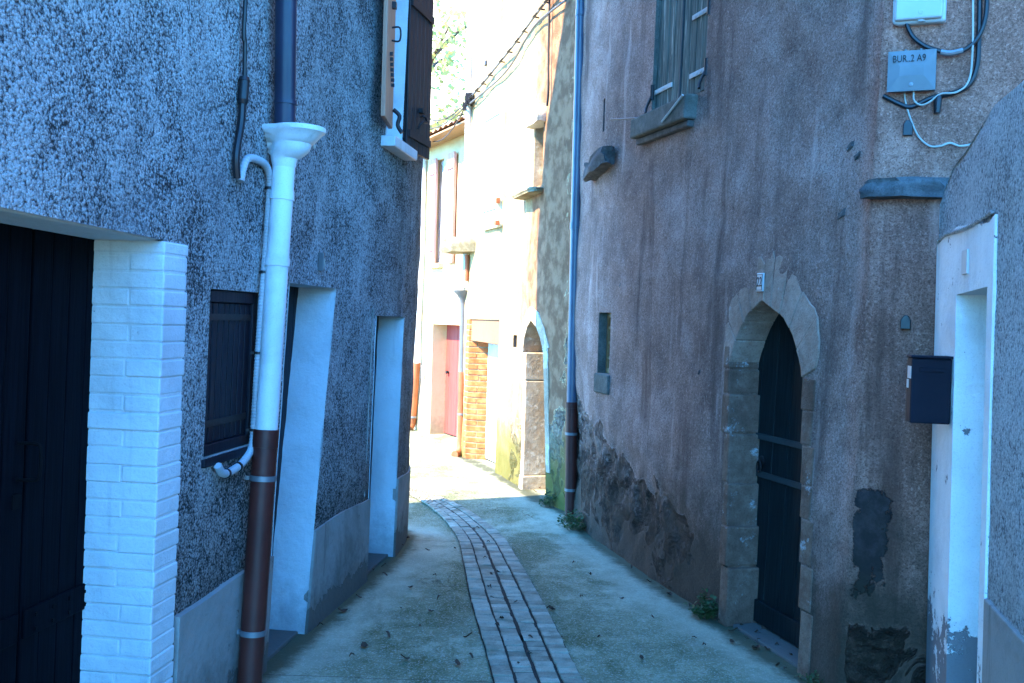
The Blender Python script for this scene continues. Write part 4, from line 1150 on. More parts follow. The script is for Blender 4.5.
# ================================================================ FAR: cream limewashed house and the red shuttered house
FW = Wall([(2.6, 14.2), (-.66, 12.95), (-.079, 11.27), (.30, 9.83), (.575, 9.12)], 0.0)
fh = Thing('limewashed_house', 'cream limewashed house with dirty streaks and a brick lined doorway beyond the blue drainpipe', 'house', (0, 11.2, 0))
HF = 7.4
def R4(a, b): return a, b
fa = [FW.hit(*p) for p in ((523.6, 352), (525, 338), (528, 327))]; fk = FW.hit(531.7, 320.5); fb = [FW.hit(*p) for p in ((537, 327), (541, 338), (544, 352))]
fl = FW.hit(523, 470)[0]; fr = FW.hit(546.5, 480)[0]
FARCH = [(fl, -.01), (fr, -.01)] + fb[::-1] + [fk] + fa[::-1]
g0_, gz_ = FW.hit(469.5, 319); g1_, _ = FW.hit(499.5, 321)
FDOOR = [(g0_, -.01), (g1_, -.01), (g1_, gz_), (g0_, gz_)]
q0, q1 = FW.hit(533.5, 188), FW.hit(544, 122)
FWIN = [(q0[0], q0[1]), (q1[0], q0[1]), (q1[0], q1[1]), (q0[0], q1[1])]
q0, q1 = FW.hit(513, 347), FW.hit(517, 338); FSLOT = [(q0[0], q0[1]), (q1[0], q0[1]), (q1[0], q1[1] + .03), (q0[0], q1[1] + .03)]
print('FAR', FARCH, FDOOR, FWIN, FSLOT)
FT = FW.l[-1]; f1 = FW.l[1]
def wearF(s, z):
    u = (s - f1) / (FT - f1)
    return max(.50 * max(0, (u - .72) / .28) * (1 if z < 3.2 else .8), .46 * max(0, min(1, (1.9 - z) / 1.0)) * min(1, max(0, (u - .35) / .2)), .2)
def dispF(s, z):
    p = Vector((s + 70, z, 0)); return mnoise.noise(p * .8) * .03 + mnoise.noise(p * 3) * .012 + mnoise.noise(p * 9) * .006
mb = sheet(FW, [(0, -.3), (FT, -.3), (FT, HF), (0, HF)], [FARCH, FDOOR, FWIN, FSLOT], frange(f1 + .02, FT - .01, .06), frange(0, 6.2, .07), dispF, wearF, dirt_tint=lambda s, z: (lambda u: .85 * max(0, min(1, (u - .66) / .22)) + .25 * max(0, min(1, (1.2 - z) / 1.2)) * (u > .25) + .45 * math.exp(-((s - (FWIN[0][0] + FWIN[1][0]) / 2) / .28) ** 2) * (z < FWIN[0][1]))((s - f1) / (FT - f1)))
fh.part('wall', mb, M['plaster_far'])
mb = MB(); up = Vector((0, 0, HF)); a, b, c, d = Vector((.575, 9.12, 0)), Vector((6.9, 10.55, 0)), Vector((6.9, 15.8, 0)), Vector((2.6, 14.2, 0))
mb.quad(b, c, c + up, b + up); mb.quad(c, d, d + up, c + up); fh.part('rear_wall', mb, M['plaster_far'])
mb = MB(); mb.prism([Vector((-.80, 13.05, HF)), Vector((-.2, 11.2, HF)), Vector((.45, 9.12, HF)), Vector((6.9, 10.5, HF)), Vector((6.9, 15.9, HF)), Vector((2.6, 14.4, HF))], Vector((0, 0, .2))); fh.part('roof', mb, M['tile'])
# arched doorway
mb = MB(); FW.strip(mb, [FARCH[1]] + fb[::-1] + [fk] + fa[::-1] + [FARCH[0]], .0, -.34); fh.part('door_reveal', mb, M['graniteblock'])
zz = [FW.hit(523.5, y)[1] for y in (352, 380, 476)] + [-.02]
for i in range(len(zz) - 1):
    mb = MB(); FW.box(mb, fl - .10, fl + random.uniform(0, .012) + (.02 if i == 2 else 0), zz[i + 1] + .0015, zz[i] - .0015, -.33, random.uniform(.004, .012) + (.01 if i == 2 else 0)); fh.part('jamb_stone', mb, M['graniteblock'], bevel=.012)
mb = MB(); planks(mb, FW, fl - .02, fr + .2, .02, fk[1] + .05, -.32, .03, 7); fh.part('door', mb, M['door22'], bevel=.003)
ring = fa + [fk] + fb; mb = MB()
cx_ = (fa[0][0] + fb[-1][0]) / 2; cz_ = fa[0][1] - .1
def out_(p, L): d = Vector((p[0] - cx_, p[1] - cz_)).normalized(); return (p[0] + d.x * L, p[1] + d.y * L)
for p, q in zip(ring, ring[1:]): FW.poly(mb, [p, q, out_(q, .15), out_(p, .15)], -.05, .012)
FW.poly(mb, [(fr + .001, .3), (fr + .09, .3), out_(fb[-1], .12), fb[-1]], -.05, .012)
fh.part('arch_band', mb, M['graniteblock'], bevel=.004)
# brick lined doorway with board above and white door
mb = MB(); random.seed(8); z = -.01; i = 0
while z < gz_ - .03:
    j = lambda a: random.uniform(-a, a); cut = -.10 + j(.02)
    if i % 2: FW.box(mb, g0_ - .12, g0_ + .012 + j(.005), z + .006, z + .062, -.215, .004)
    else:
        FW.box(mb, g0_ - .12, g0_ + .012 + j(.005), z + .006, z + .062, -.215, cut - .005); FW.box(mb, g0_ - .12, g0_ + .012 + j(.005), z + .006, z + .062, cut + .005, .004)
    z += .071; i += 1
bj = fh.part('brick_jamb', mb, M['brick'], bevel=.005)
mb = MB(); FW.box(mb, g0_ - .1, g0_ + .003, -.02, gz_ - .002, -.213, -.002); fh.part('mortar_joints', mb, M['mossstone'], bj)
mb = MB(); FW.strip(mb, [FDOOR[1], FDOOR[2], FDOOR[3]], .0, -.25); fh.part('door_reveal', mb, M['cream'])
mb = MB(); planks(mb, FW, g0_ - .02, g1_ + .02, .02, gz_ - .02, -.205, .03, 8); wd_ = fh.part('door', mb, M['white_gloss'], bevel=.004)
mb = MB(); m = (g0_ + g1_) / 2; FW.box(mb, m + .05, m + .14, 1.35, 1.62, -.21, -.198); fh.part('door_pane', mb, M['tin'], wd_)
bzt = gz_ - .005; bzb = FW.hit(484, 342)[1]
mb = MB(); FW.poly(mb, [(g0_ + .016, bzb), (g1_ - .006, bzb - .015), (g1_ - .006, bzt), (g0_ + .016, bzt)], -.09, -.02); fh.part('lintel_board', mb, M['terracotta'], bevel=.006)
# pale green shutter closed over the upper window
q0, q1 = FW.hit(485, 231), FW.hit(501, 226); qt = FW.hit(487, 103)
mb = MB(); n_ = 6; w = (q1[0] - q0[0]) / n_
for k in range(n_): FW.box(mb, q0[0] + k * w + .003, q0[0] + (k + 1) * w - .003, q0[1], qt[1], .004, .04)
FW.box(mb, q0[0], q1[0], q0[1] + .01, qt[1] - .01, -.03, .006)
ps = fh.part('shutter', mb, M['palegreen'], bevel=.004)
for f in (.14, .84): mb = MB(); FW.box(mb, q0[0] + .02, q1[0] - .02, q0[1] + (qt[1] - q0[1]) * f, q0[1] + (qt[1] - q0[1]) * f + .06, .04, .055); fh.part('batten', mb, M['palegreen'], ps)
mb = MB(); FW.box(mb, q1[0] - .03, q1[0] + .04, q0[1] + .02, q0[1] + .07, .03, .075); fh.part('hinge', mb, M['rustpipe'], ps); mb = MB(); FW.box(mb, q1[0] - .01, q1[0] + .03, q0[1] + .27, q0[1] + .33, .03, .07); fh.part('hinge', mb, M['rustpipe'], ps)
# narrow upper window with pale lintel and mossy sill
mb = MB(); FW.strip(mb, FWIN + FWIN[:1], 0, -.16); fh.part('window_reveal', mb, M['graniteblock'])
mb = MB(); FW.box(mb, FWIN[0][0], FWIN[1][0], FWIN[0][1], FWIN[2][1], -.17, -.14); wn = fh.part('narrow_window', mb, M['glass'])
mb = MB(); a, b = FWIN[0][0], FWIN[1][0]
for (s0, s1, z0, z1) in ((a, a + .04, FWIN[0][1], FWIN[2][1]), (b - .04, b, FWIN[0][1], FWIN[2][1]), (a + .04, b - .04, FWIN[0][1] + .4, FWIN[0][1] + .44)): FW.box(mb, s0, s1, z0, z1, -.14, -.10)
fh.part('frame', mb, M['graniteblock'], wn)
q0 = FW.hit(532, 124); q1 = FW.hit(546, 103)
fh.part('window_lintel', rock(FW, a - .06, b + .08, FWIN[2][1] - .01, q1[1] - .0, .10, 14, 0, .1), M['whitestone'])
q0, q1 = FW.hit(524, 203), FW.hit(543, 187)
fh.part('window_sill', rock(FW, q0[0], q1[0], q0[1] + .03, q1[1], .14, 17, .0, .16), M['mossstone'])
mb = MB(); FW.strip(mb, FSLOT + FSLOT[:1], 0, -.2); FW.box(mb, FSLOT[0][0] - .02, FSLOT[1][0] + .02, FSLOT[0][1] - .02, FSLOT[2][1] + .02, -.25, -.2); fh.part('wall_slot', mb, M['darkstone'])
# corbel block at the corner, small vent, rusty stub pipe
q0, q1 = FW.hit(463, 254), FW.hit(475, 237)
fh.part('corbel_block', rock(FW, q0[0] - .10, q1[0] + .05, q0[1], q1[1], .26, 21, .0, .10, -.1), M['mossstone'])
q = FW.hit(487.5, 63); mb = MB(); FW.box(mb, q[0] - .035, q[0] + .035, q[1] - .03, q[1] + .03, -.01, .03); fh.part('vent_cap', mb, M['black'], bevel=.008)
# corner drainpipe with hopper
wp = Thing('drainpipe', 'pale corner drainpipe with a small hopper and rusty orange foot on the cream house', 'drainpipe', (*at_depth(461, 455, 12.86).xy, 0))
PF = lambda x, y, Y=12.86: at_depth(x, y, Y)
mb = MB(); mb.tube([PF(472.5, -60), PF(469, 100), PF(465.5, 288)], .045, 14); wp.part('upper_pipe', mb, M['white_gloss'])
c = PF(463.5, 300); mb = MB(); mb.lathe(c, (0, 0, 1), [(.045, -.05), (.05, 0), (.075, .04), (.085, .06), (.13, .10), (.135, .125), (.12, .125), (.05, .02)], 20); wp.part('hopper', mb, M['tin'])
mb = MB(); mb.tube([c, PF(462.7, 374)], .046, 14); wp.part('downpipe', mb, M['tin'])
b = PF(460.5, 456); b.z = .0; t_ = PF(462.7, 372)
mb = MB(); mb.tube(catmull([t_, t_.lerp(b, .5), b + Vector((0, 0, .14)), b + Vector((-.03, -.06, .03)), b + Vector((-.07, -.13, .02))], 4), .052, 14); lo = wp.part('lower_pipe', mb, M['rustpipe'])
m = PF(462, 414); mb = MB(); mb.tube([m + Vector((0, 0, .012)), m - Vector((0, 0, .012))], .058, 14); wp.part('bracket', mb, M['steel'], lo)
mb = MB(); mb.tube([PF(467.5, 255, 12.7), PF(467, 281, 12.7)], .03, 10); fh.part('stub_pipe', mb, M['rustpipe'])
# overhead wiring on the far wall
fw_ = Thing('overhead_cable', 'clipped cable run climbing the sunlit cream wall to the blue drainpipe', 'cable', FW.hit3(505, 60, 0))
def fwire(name, pts, r, mat, off=.05):
    mb = MB(); cv = catmull([FW.hit3(x, y, off) for x, y in pts], 5); mb.tube(cv, r, 6); return fw_.part(name, mb, mat), cv
cab, cv = fwire('cable', [(467, 101), (480, 87), (497, 66), (516, 42), (534, 17), (548, -1), (560, -15)], .013, M['tin'])
L = len(cv)
for k in range(12):
    c = cv[2 + int(k * (L - 4) / 12)]; T, N, U = FW.axes(FT - 1.5)
    mb = MB(); mb.tube([c - N * .05, c + N * .012, c + N * .012 + T * .13], .009, 5); fw_.part('clip', mb, M['iron'], cab)
fwire('thin_cable', [(467, 106), (484, 92), (500, 78), (513, 62), (524, 42), (536, 24), (550, 12), (566, 0)], .011, M['tin'], .04)
fwire('drop_cable', [(549.5, -10), (548.5, 50), (548, 90), (547, 106)], .012, M['black'], .03)
mb = MB()
for (p, q, sag) in (((467, 101, 12.7), (426, 118, 15.3), .12), ((467, 103, 12.7), (424, 136, 15.5), .25), ((466, 105, 12.7), (424, 128, 15.4), .1)):
    a, b = PF(*p), PF(*q); mb.tube([a.lerp(b, t / 8) - Vector((0, 0, sag * 4 * (t / 8) * (1 - t / 8))) for t in range(9)], .009, 5)
fw_.part('span_wire', mb, M['iron'])
mb = MB(); c = PF(469, 99, 12.75); mb.box(c, .10, .08, .14); mb.box(c + Vector((-.05, -.02, -.1)), .05, .05, .1); fw_.part('anchor_bracket', mb, M['iron'])

# ---------------------------------------------------------------- red shuttered house at the end
CW = Wall([(-5.6, 25), (-1.61, 16.02), (-1.16, 15.02), (-.72, 14.1), (-.25, 13.16)], 0.0)
ch_ = Thing('cream_house', 'low sunlit cream house with red shutters, red door and tiled eaves at the alley end', 'house', (-1.2, 15.1, 0))
d0, dz = CW.hit(433, 324); d1, _ = CW.hit(460, 330)
CDOOR = [(d0, -.01), (d1, -.01), (d1, dz), (d0, dz)]
h0, hz0 = CW.hit(433.5, 264); h1, hz1 = CW.hit(444.5, 158)
CWIN = [(h0, hz0), (h1, hz0), (h1, hz1), (h0, hz1)]
_, ez = CW.hit(446, 129, .3); print('CREAM', CDOOR, CWIN, ez)
CT = CW.l[-1]; c1_ = CW.l[1]
mb = sheet(CW, [(0, -.3), (CT, -.3), (CT, ez + .1), (0, ez + .1)], [CDOOR, CWIN], frange(c1_ - 1.5, CT, .12), frange(0, 5, .12), lambda s, z: mnoise.noise(Vector((s, z, 4)) * 1.1) * .02)
ch_.part('wall', mb, M['cream'])
mb = MB(); up = Vector((0, 0, ez)); a, b, c, d = Vector((-.25, 13.16, 0)), Vector((4, 15, 0)), Vector((0, 28, 0)), Vector((-5.6, 25, 0))
mb.quad(a, b, b + up, a + up); mb.quad(b, c, c + up, b + up); mb.quad(c, d, d + up, c + up); ch_.part('rear_wall', mb, M['cream'])
mb = MB(); CW.strip(mb, [CDOOR[1], CDOOR[2], CDOOR[3], CDOOR[0]], 0, -.26); ch_.part('door_reveal', mb, M['cream'])
mb = MB(); planks(mb, CW, d0 - .02, d1 + .02, .02, dz + .02, -.225, .03, 7); rd_ = ch_.part('door', mb, M['redpaint'], bevel=.004)
q = CW.hit(448, 372, -.225); mb = MB(); T, N, U = CW.axes(q[0]); mb.lathe(CW.pt(q[0] + .03, q[1], -.225), N, [(0, .05), (.03, .04), (.02, .01), (.03, 0)], 10); ch_.part('handle', mb, M['iron'], rd_)
mb = MB(); CW.strip(mb, CWIN + CWIN[:1], 0, -.12); ch_.part('window_reveal', mb, M['cream'])
mb = MB()
for (s0, s1, z0, z1) in ((h0, h0 + .06, hz0, hz1), (h1 - .06, h1, hz0, hz1), (h0 + .06, h1 - .06, hz0, hz0 + .07), (h0 + .06, h1 - .06, hz1 - .07, hz1), ((h0 + h1) / 2 - .04, (h0 + h1) / 2 + .04, hz0 + .07, hz1 - .07)): CW.box(mb, s0, s1, z0, z1, -.09, -.05)
CW.box(mb, h0 + .06, h1 - .06, hz0 + .5, hz0 + .55, -.085, -.055)
wn = ch_.part('window', mb, M['white_gloss'], bevel=.005)
mb = MB(); CW.box(mb, h0 + .02, h1 - .02, hz0 + .02, hz1 - .02, -.078, -.07); ch_.part('curtain', mb, M['cream'], wn)
mb = MB(); CW.box(mb, h0 - .06, h1 + .06, hz0 - .07, hz0 - .003, -.1, .07); ch_.part('window_sill', mb, M['cream'], bevel=.006)
for (xa, xb) in ((426.6, 433), (444.5, 451.5)):
    s0, z0 = CW.hit(xa, 265, .06); s1, _ = CW.hit(xb, 264, .06); mb = MB(); n_ = 4; w = (s1 - s0) / n_
    for k in range(n_): CW.box(mb, s0 + k * w + .004, s0 + (k + 1) * w - .004, hz0 - .02, hz1 + .02, .03, .065)
    CW.box(mb, s0 + .005, s1 - .005, hz0, hz1, .02, .032)
    s_ = ch_.part('shutter', mb, M['redpale'], bevel=.004)
    for f in (.12, .86): mb = MB(); CW.box(mb, s0 + .02, s1 - .02, hz0 + (hz1 - hz0) * f, hz0 + (hz1 - hz0) * f + .07, .064, .085); ch_.part('batten', mb, M['redpale'], s_)
q = CW.hit(424, 372); mb = MB(); CW.box(mb, q[0] - .05, q[0] + .05, q[1] - .1, q[1] + .1, -.01, .03); ch_.part('letter_plate', mb, M['cord'], bevel=.006)
# tiled roof: rolling courses, overhanging eave on a board
T = Vector((-5.6 + .25, 25 - 13.16, 0)); Ln = T.length; T.normalize(); Nn = Vector((-T.y, T.x, 0))
Nn = -Nn if Nn.x > 0 else Nn
mb = MB(); A = Vector((-.25, 13.16, 0)); nu, nv = 330, 14; rows = []
for j in range(nv + 1):
    for (dz_) in ((0, .03) if j else (0,)):
        rows.append([A + T * (Ln * i / nu - .0) + Nn * (.42 - j * .34) + Vector((0, 0, ez - .02 + j * .34 * .36 + dz_ + .045 * abs(math.sin(i * Ln / nu / .2 * math.pi)))) for i in range(nu + 1)])
for r in range(len(rows) - 1):
    for i in range(nu): mb.quad(rows[r][i], rows[r][i + 1], rows[r + 1][i + 1], rows[r + 1][i])
mb.smooth = True
rf_ = ch_.part('roof', mb, M['tile'])
mb = MB(); k = Vector((0, 0, .03)); mb.hexa([A + Nn * -.02 + up - k, A + Nn * .40 + up - k * 1.8, A + T * Ln + Nn * .40 + up - k * 1.8, A + T * Ln + Nn * -.02 + up - k, A + Nn * -.02 + up - k * .2, A + Nn * .40 + up - k, A + T * Ln + Nn * .40 + up - k, A + T * Ln + Nn * -.02 + up - k * .2]); ch_.part('eaves_board', mb, M['orangewood'], rf_)
# far rainwater pipe
fp = Thing('drainpipe', 'rusty orange drainpipe foot at the far left end of the cream house', 'drainpipe', (*CW.hit3(412, 427, .05).xy, 0))
tpt = CW.hit3(417, 366, .07); bpt = CW.hit3(412.5, 426, .07); bpt.z = .0; ttop = Vector((tpt.x + .02, tpt.y, ez - .1))
mb = MB(); mb.tube([ttop, tpt], .045, 12); fp.part('upper_pipe', mb, M['white_gloss'])
mb = MB(); mb.tube([tpt + Vector((0, 0, .05)), bpt + Vector((0, 0, .1)), bpt + Vector((-.03, -.1, .02))], .055, 12); lo = fp.part('lower_pipe', mb, M['rustpipe'])
m = tpt.lerp(bpt, .8); mb = MB(); mb.tube([m + Vector((0, 0, .014)), m - Vector((0, 0, .014))], .062, 12); fp.part('bracket', mb, M['steel'], lo)
# ================================================================ ground
mb = MB(); mb.quad((-300, -300, -.03), (300, -300, -.03), (300, 600, -.03), (-300, 600, -.03))
structure('ground', mb, M['earth'])
mb = MB()
def pick(a, b, fa, fb, fine, coarse): return frange(a, fa, coarse) + frange(fa, fb, fine)[1:] + frange(fb, b, coarse)[1:]
xs = pick(-9, 7, -1.6, 2.2, .045, .4); ys = pick(-7, 22, 3.6, 10.5, .06, .3)
feet = [(Wl.p[i], Wl.p[i + 1]) for Wl, r in ((LW, range(1, 8)), (RW, range(0, 8)), (FW, range(1, 4))) for i in r]
ft = []
for j, y in enumerate(ys):
    for i, x in enumerate(xs):
        mb.v.append(Vector((x, y, mnoise.noise(Vector((x * .8, y * .5, 3))) * .008 + mnoise.noise(Vector((x * 3, y * 3, 7))) * .002)))
        d = 9.0
        if -2 < x < 2.4 and 2.5 < y < 14:
            q = Vector((x, y))
            for a, b in feet:
                e = b - a; t = min(1, max(0, (q - a).dot(e) / e.length_squared)); d = min(d, (q - a - e * t).length)
        ft.append(min(d, 2.0))
mb.attr = {'foot': ft}
nx = len(xs)
for j in range(len(ys) - 1):
    for i in range(nx - 1): mb.f.append((j * nx + i, j * nx + i + 1, (j + 1) * nx + i + 1, (j + 1) * nx + i))
mb.smooth = True
structure('street', mb, M['concrete'])
# paved gutter: four rows of pavers along the lane
LE = [(492.7, 683), (481, 640), (470, 600.5), (463, 565), (455.5, 537), (434, 512), (403, 492.7)]
RE = [(582.6, 683), (563, 643), (543, 604), (521, 566), (499, 535), (458, 506), (404.5, 485)]
Lp = [ground(*q) for q in LE]; Rp = [ground(*q) for q in RE]
dl = (Lp[0] - Lp[1]).normalized(); dr_ = (Rp[0] - Rp[1]).normalized(); d = (dl + dr_).normalized()
Lp = [Lp[0] + d * 7] + Lp; Rp = [Rp[0] + d * 7] + Rp
e = ((Lp[-1] - Lp[-2]).normalized() + (Rp[-1] - Rp[-2]).normalized()).normalized()
Lp.append(Lp[-1] + e * 3.5); Rp.append(Rp[-1] + e * 3.5)
Lc = catmull(Lp, 10); Rc = catmull(Rp, 10)
mb = MB()
n = len(Lc)
for i in range(n - 1):
    mb.quad(Lc[i] + Vector((0, 0, .014)), Rc[i] + Vector((0, 0, .014)), Rc[i + 1] + Vector((0, 0, .014)), Lc[i + 1] + Vector((0, 0, .014)))
structure('gutter_bed', mb, M['mortar'])
cum = [0]
for i in range(n - 1): cum.append(cum[-1] + ((Lc[i + 1] + Rc[i + 1]) / 2 - (Lc[i] + Rc[i]) / 2).length)
def gp(t, u):
    t = min(max(t, 0), cum[-1] - 1e-4); i = max(k for k in range(n - 1) if cum[k] <= t)
    f = (t - cum[i]) / (cum[i + 1] - cum[i])
    return Lc[i].lerp(Lc[i + 1], f).lerp(Rc[i].lerp(Rc[i + 1], f), u)
mb = MB(); random.seed(5); mb.recalc = True; tone = []
for r in range(4):
    t = random.uniform(0, .05)
    lo_, hi_ = [(.012, .232), (.262, .478), (.522, .738), (.768, .988)][r]
    while t < cum[-1] - .1:
        L = .078 + random.uniform(-.012, .012)
        u0_, u1_ = lo_ + random.uniform(-.005, .005), hi_ + random.uniform(-.005, .005)
        zz = .024 - (.006 if r in (1, 2) else 0) + random.uniform(-.003, .003); ti = random.uniform(-.002, .002)
        if t > 1.8 or r < 9:
            q = [gp(t + .003, u0_), gp(t + .003, u1_), gp(t + L - .003, u1_), gp(t + L - .003, u0_)]
            tone += [random.random()] * 8
            mb.hexa([p + Vector((0, 0, .005)) for p in q] + [p + Vector((0, 0, zz + (ti if k in (0, 3) else -ti))) for k, p in enumerate(q)])
        t += L
mb.attr = {'tone': tone}
structure('gutter_paving', mb, M['paver'], bevel=.006, seg=2)

# fallen leaves
random.seed(21)
spots = [ground(x, y) for x, y in ((403, 612), (437, 600), (470, 640), (497, 575), (490, 590), (505, 604), (516, 605), (530, 657), (500, 630), (489, 578), (545, 610), (555, 612), (575, 565), (588, 578), (662, 591), (669, 590), (680, 596), (727, 597), (757, 637), (770, 651), (776, 648), (792, 660), (745, 642), (735, 645), (540, 490), (543, 496), (536, 493), (547, 494), (375, 574), (383, 568), (430, 552), (408, 539), (404, 548), (384, 578), (456, 551), (428, 612), (420, 628), (390, 640), (404, 660), (412, 590), (432, 578), (695, 640), (650, 620), (620, 600), (705, 650), (560, 640), (455, 668), (367, 650), (349, 660), (742, 628), (781, 668), (764, 644), (610, 553), (634, 570), (648, 583), (668, 597), (690, 610), (716, 622), (731, 632), (752, 650), (788, 672), (800, 680), (765, 632), (779, 642), (484, 560), (492, 600), (500, 622), (520, 668), (487, 545), (478, 530), (356, 600), (340, 612), (320, 628), (533, 640), (600, 640), (640, 660), (580, 600), (470, 660))]
first = None
for i, p in enumerate(spots):
    p = p + Vector((random.uniform(-.02, .02), random.uniform(-.03, .03), .016 + (.012 if .37 < (p.x + .6) / 1 < .0 else 0)))
    if i < 4:
        mb = MB(); L = .035 + .01 * i; Wd = L * random.uniform(.45, .8); n_ = 6
        top_ = []; 
        for a in range(n_ + 1):
            f = a / n_; w = Wd / 2 * math.sin(math.pi * min(1, f * .93 + .05)) ** .8; z = .012 * math.sin(f * 3.5 + i) + .004
            top_.append([Vector((-w, (f - .5) * L, z + .008)), Vector((0, (f - .5) * L, z)), Vector((w, (f - .5) * L, z + .01 * random.random()))])
        for a in range(n_):
            for b in range(2): mb.quad(top_[a][b], top_[a][b + 1], top_[a + 1][b + 1], top_[a + 1][b])
        mb.tube([Vector((0, -L * .5, .005)), Vector((.004, -L * .8, .004))], .001, 5)
        o = mesh_obj('dead_leaf', mb, M['leafdead']); protos = (first or []); protos.append(o); first = protos
    else:
        o = first[i % 4].copy(); COL.objects.link(o)
    s_ = random.uniform(.5, 1.0)
    o.location = p; o.rotation_euler = (random.uniform(-.25, .25), random.uniform(-.25, .25), random.uniform(0, 6.28)); o.scale = (s_, s_, s_)
    o['label'] = 'small curled brown leaf fallen on the concrete lane'; o['category'] = 'dead leaf'; o['group'] = 'dead leaves on the lane'

# weeds
def weed(name, c, rad, h, n, label, seed, lf=.02):
    random.seed(seed); c = Vector(c)
    t = Thing(name, label, 'weed', c, 'weeds along the foot of the walls')
    st = MB(); lv = MB()
    for k in range(n):
        a = random.uniform(0, 6.28); r = rad * math.sqrt(random.random()); hh = h * random.uniform(.4, 1) * (1 - .5 * r / rad)
        p = c + Vector((math.cos(a) * r * .35, math.sin(a) * r * .35, 0)); q = c + Vector((math.cos(a) * r, math.sin(a) * r, hh))
        m = p.lerp(q, .5) + Vector((0, 0, hh * .25)); cv = catmull([p, m, q], 4)
        st.tube(cv, .0015, 5, False)
        for j in range(9):
            b = cv[random.randint(2, len(cv) - 1)] + Vector([random.uniform(-1, 1) * .02 for _ in range(3)])
            d1 = Vector((random.uniform(-1, 1), random.uniform(-1, 1), random.uniform(-.2, .7))).normalized(); d2 = d1.cross(Vector((random.uniform(-.4, .4), random.uniform(-.4, .4), 1))).normalized()
            L = lf * random.uniform(.7, 1.4); w = L * .38
            lv.add([b, b + d1 * L * .5 + d2 * w + Vector((0, 0, .002)), b + d1 * L - Vector((0, 0, .003)), b + d1 * L * .5 - d2 * w], [(0, 1, 2), (0, 2, 3)])
    t.part('stems', st, M['weed']); t.part('leaves', lv, M['weed'], smooth=False)
weed('weed', ground(573, 529), .17, .20, 46, 'leafy weed clump at the foot of the blue drainpipe', 1, .028)
weed('weed', ground(706, 618), .11, .19, 34, 'small bright green weed beside the arched doorway jamb', 2, .026)
weed('weed', ground(549, 507), .09, .20, 16, 'weed tuft beside the far arched doorway', 3, .026)
weed('weed', ground(818, 688), .10, .10, 14, 'low weed on the ground at the right wall corner', 4, .02)

# tree behind the far houses
random.seed(9)
tb_ = Vector((-2.6, 24, 0)); tree = Thing('tree', 'sunlit leafy tree rising behind the far cream house', 'tree', tb_)
mb = MB(); tr = [tb_ + Vector((0, 0, -.05)), tb_ + Vector((.1, 0, 2)), tb_ + Vector((.0, .1, 4.2)), tb_ + Vector((.25, 0, 6.5)), tb_ + Vector((.3, 0, 9))]
mb.tube(catmull(tr, 4), [.24 - .011 * i for i in range(17)], 10)
ends = []
for k in range(16):
    a = k * 2.4; z0 = 3.6 + k * .3; p = tb_ + Vector((.1, 0, z0)); r = random.uniform(1.6, 2.9) * (1 - abs(z0 - 6) / 7)
    q = p + Vector((math.cos(a) * r, math.sin(a) * r, random.uniform(.7, 1.8)))
    cv = catmull([p, p.lerp(q, .5) + Vector((0, 0, .25)), q], 4); mb.tube(cv, [.07 - .006 * i for i in range(9)], 6)
    ends += [cv[4], cv[6], cv[8], cv[8]]
tree.part('trunk', mb, M['bark'])
lv = MB()
for e_ in ends:
    R_ = random.uniform(.5, .95)
    for j in range(55):
        d1 = Vector((random.gauss(0, 1), random.gauss(0, 1), random.gauss(0, .8))); b = e_ + d1 * (R_ * .55)
        a1 = Vector((random.uniform(-1, 1), random.uniform(-1, 1), random.uniform(-1, .4))).normalized(); a2 = a1.orthogonal().normalized(); a2.rotate(Matrix.Rotation(random.uniform(0, 6.28), 3, a1))
        L = random.uniform(.10, .19); w = L * .42
        lv.add([b, b + a1 * L * .5 + a2 * w, b + a1 * L, b + a1 * L * .5 - a2 * w], [(0, 1, 2), (0, 2, 3)])
tree.part('crown', lv, M['leaf'], smooth=False)

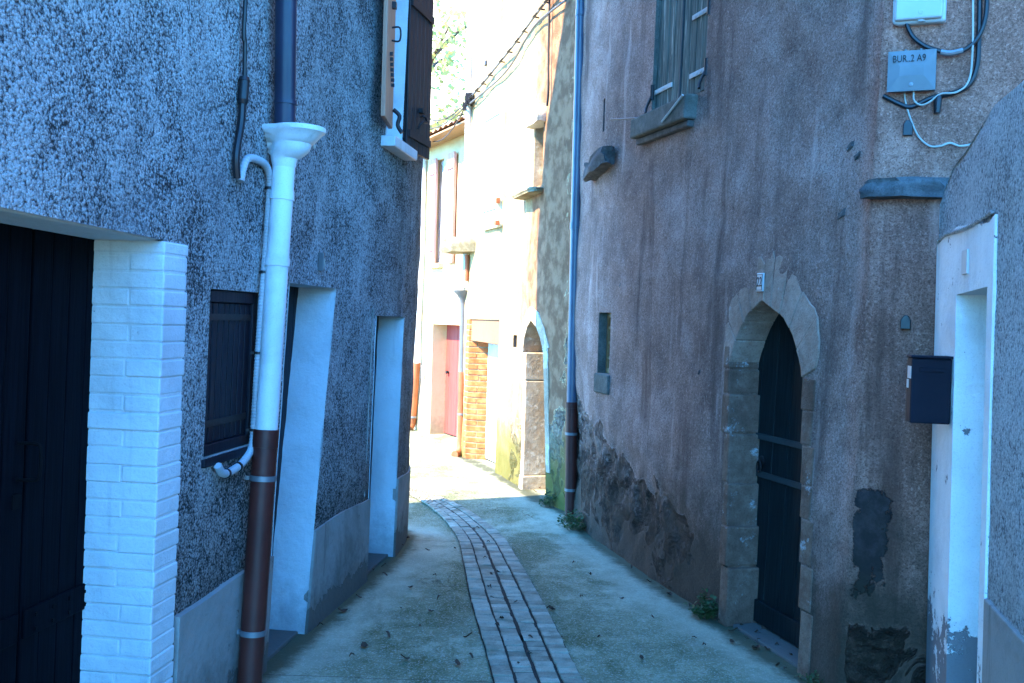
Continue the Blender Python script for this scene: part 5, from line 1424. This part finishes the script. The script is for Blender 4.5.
# ================================================================ camera, sky, sun
cam = bpy.data.cameras.new('camera'); co = bpy.data.objects.new('camera', cam); COL.objects.link(co)
cam.sensor_width = 36; cam.lens = F / 1024 * 36; cam.clip_end = 2000; cam.clip_start = .05
mw = Matrix((CR, CU, -_f)).transposed().to_4x4(); mw.translation = CAMP; co.matrix_world = mw
SC.camera = co
SUN_EL = R(46); SD = Vector((-.90, -.43, 0)).normalized()   # towards the sun
sv_ = Vector((SD.x * math.cos(SUN_EL), SD.y * math.cos(SUN_EL), math.sin(SUN_EL)))
sl = bpy.data.lights.new('sun', 'SUN'); so = bpy.data.objects.new('sun', sl); COL.objects.link(so)
sl.energy = 2.6; sl.angle = R(.5); sl.color = (1, .81, .54)
so.rotation_euler = sv_.to_track_quat('Z', 'Y').to_euler(); so.location = sv_ * 30
w = bpy.data.worlds.new('World'); SC.world = w; w.use_nodes = True
nt = w.node_tree; bg = nt.nodes['Background']; sk = nt.nodes.new('ShaderNodeTexSky'); sk.sky_type = 'NISHITA'; sk.sun_disc = False
sk.sun_elevation = SUN_EL; sk.sun_rotation = math.atan2(SD.x, SD.y)
sk.ozone_density = 2.0; sk.air_density = 1.0; sk.dust_density = .4
tn = nt.nodes.new('ShaderNodeMix'); tn.data_type = 'RGBA'; tn.blend_type = 'MULTIPLY'; tn.inputs[0].default_value = 1
tn.inputs[7].default_value = (.25, .88, 1.46, 1)
nt.links.new(sk.outputs[0], tn.inputs[6])
# bright milky haze low over the end of the lane
tc = nt.nodes.new('ShaderNodeTexCoord'); sx = nt.nodes.new('ShaderNodeSeparateXYZ'); nt.links.new(tc.outputs['Generated'], sx.inputs[0])
m1 = nt.nodes.new('ShaderNodeMapRange'); m1.interpolation_type = 'SMOOTHSTEP'; nt.links.new(sx.outputs[2], m1.inputs[0]); m1.inputs[1].default_value = .62; m1.inputs[2].default_value = .2
m2 = nt.nodes.new('ShaderNodeMapRange'); m2.interpolation_type = 'SMOOTHSTEP'; nt.links.new(sx.outputs[1], m2.inputs[0]); m2.inputs[1].default_value = .3; m2.inputs[2].default_value = .9
mm = nt.nodes.new('ShaderNodeMath'); mm.operation = 'MULTIPLY'; nt.links.new(m1.outputs[0], mm.inputs[0]); nt.links.new(m2.outputs[0], mm.inputs[1])
hz = nt.nodes.new('ShaderNodeMix'); hz.data_type = 'RGBA'; nt.links.new(mm.outputs[0], hz.inputs[0]); nt.links.new(tn.outputs[2], hz.inputs[6]); hz.inputs[7].default_value = (4, 3.9, 3.6, 1)
nt.links.new(hz.outputs[2], bg.inputs[0]); bg.inputs[1].default_value = .15
vs_ = SC.view_settings; vs_.view_transform = 'Standard'; vs_.look = 'None'; vs_.gamma = 1; vs_.exposure = 3.3; vs_.use_curve_mapping = False
SC.cycles.max_bounces = 8; SC.cycles.diffuse_bounces = 5
SC.cycles.use_denoising = True
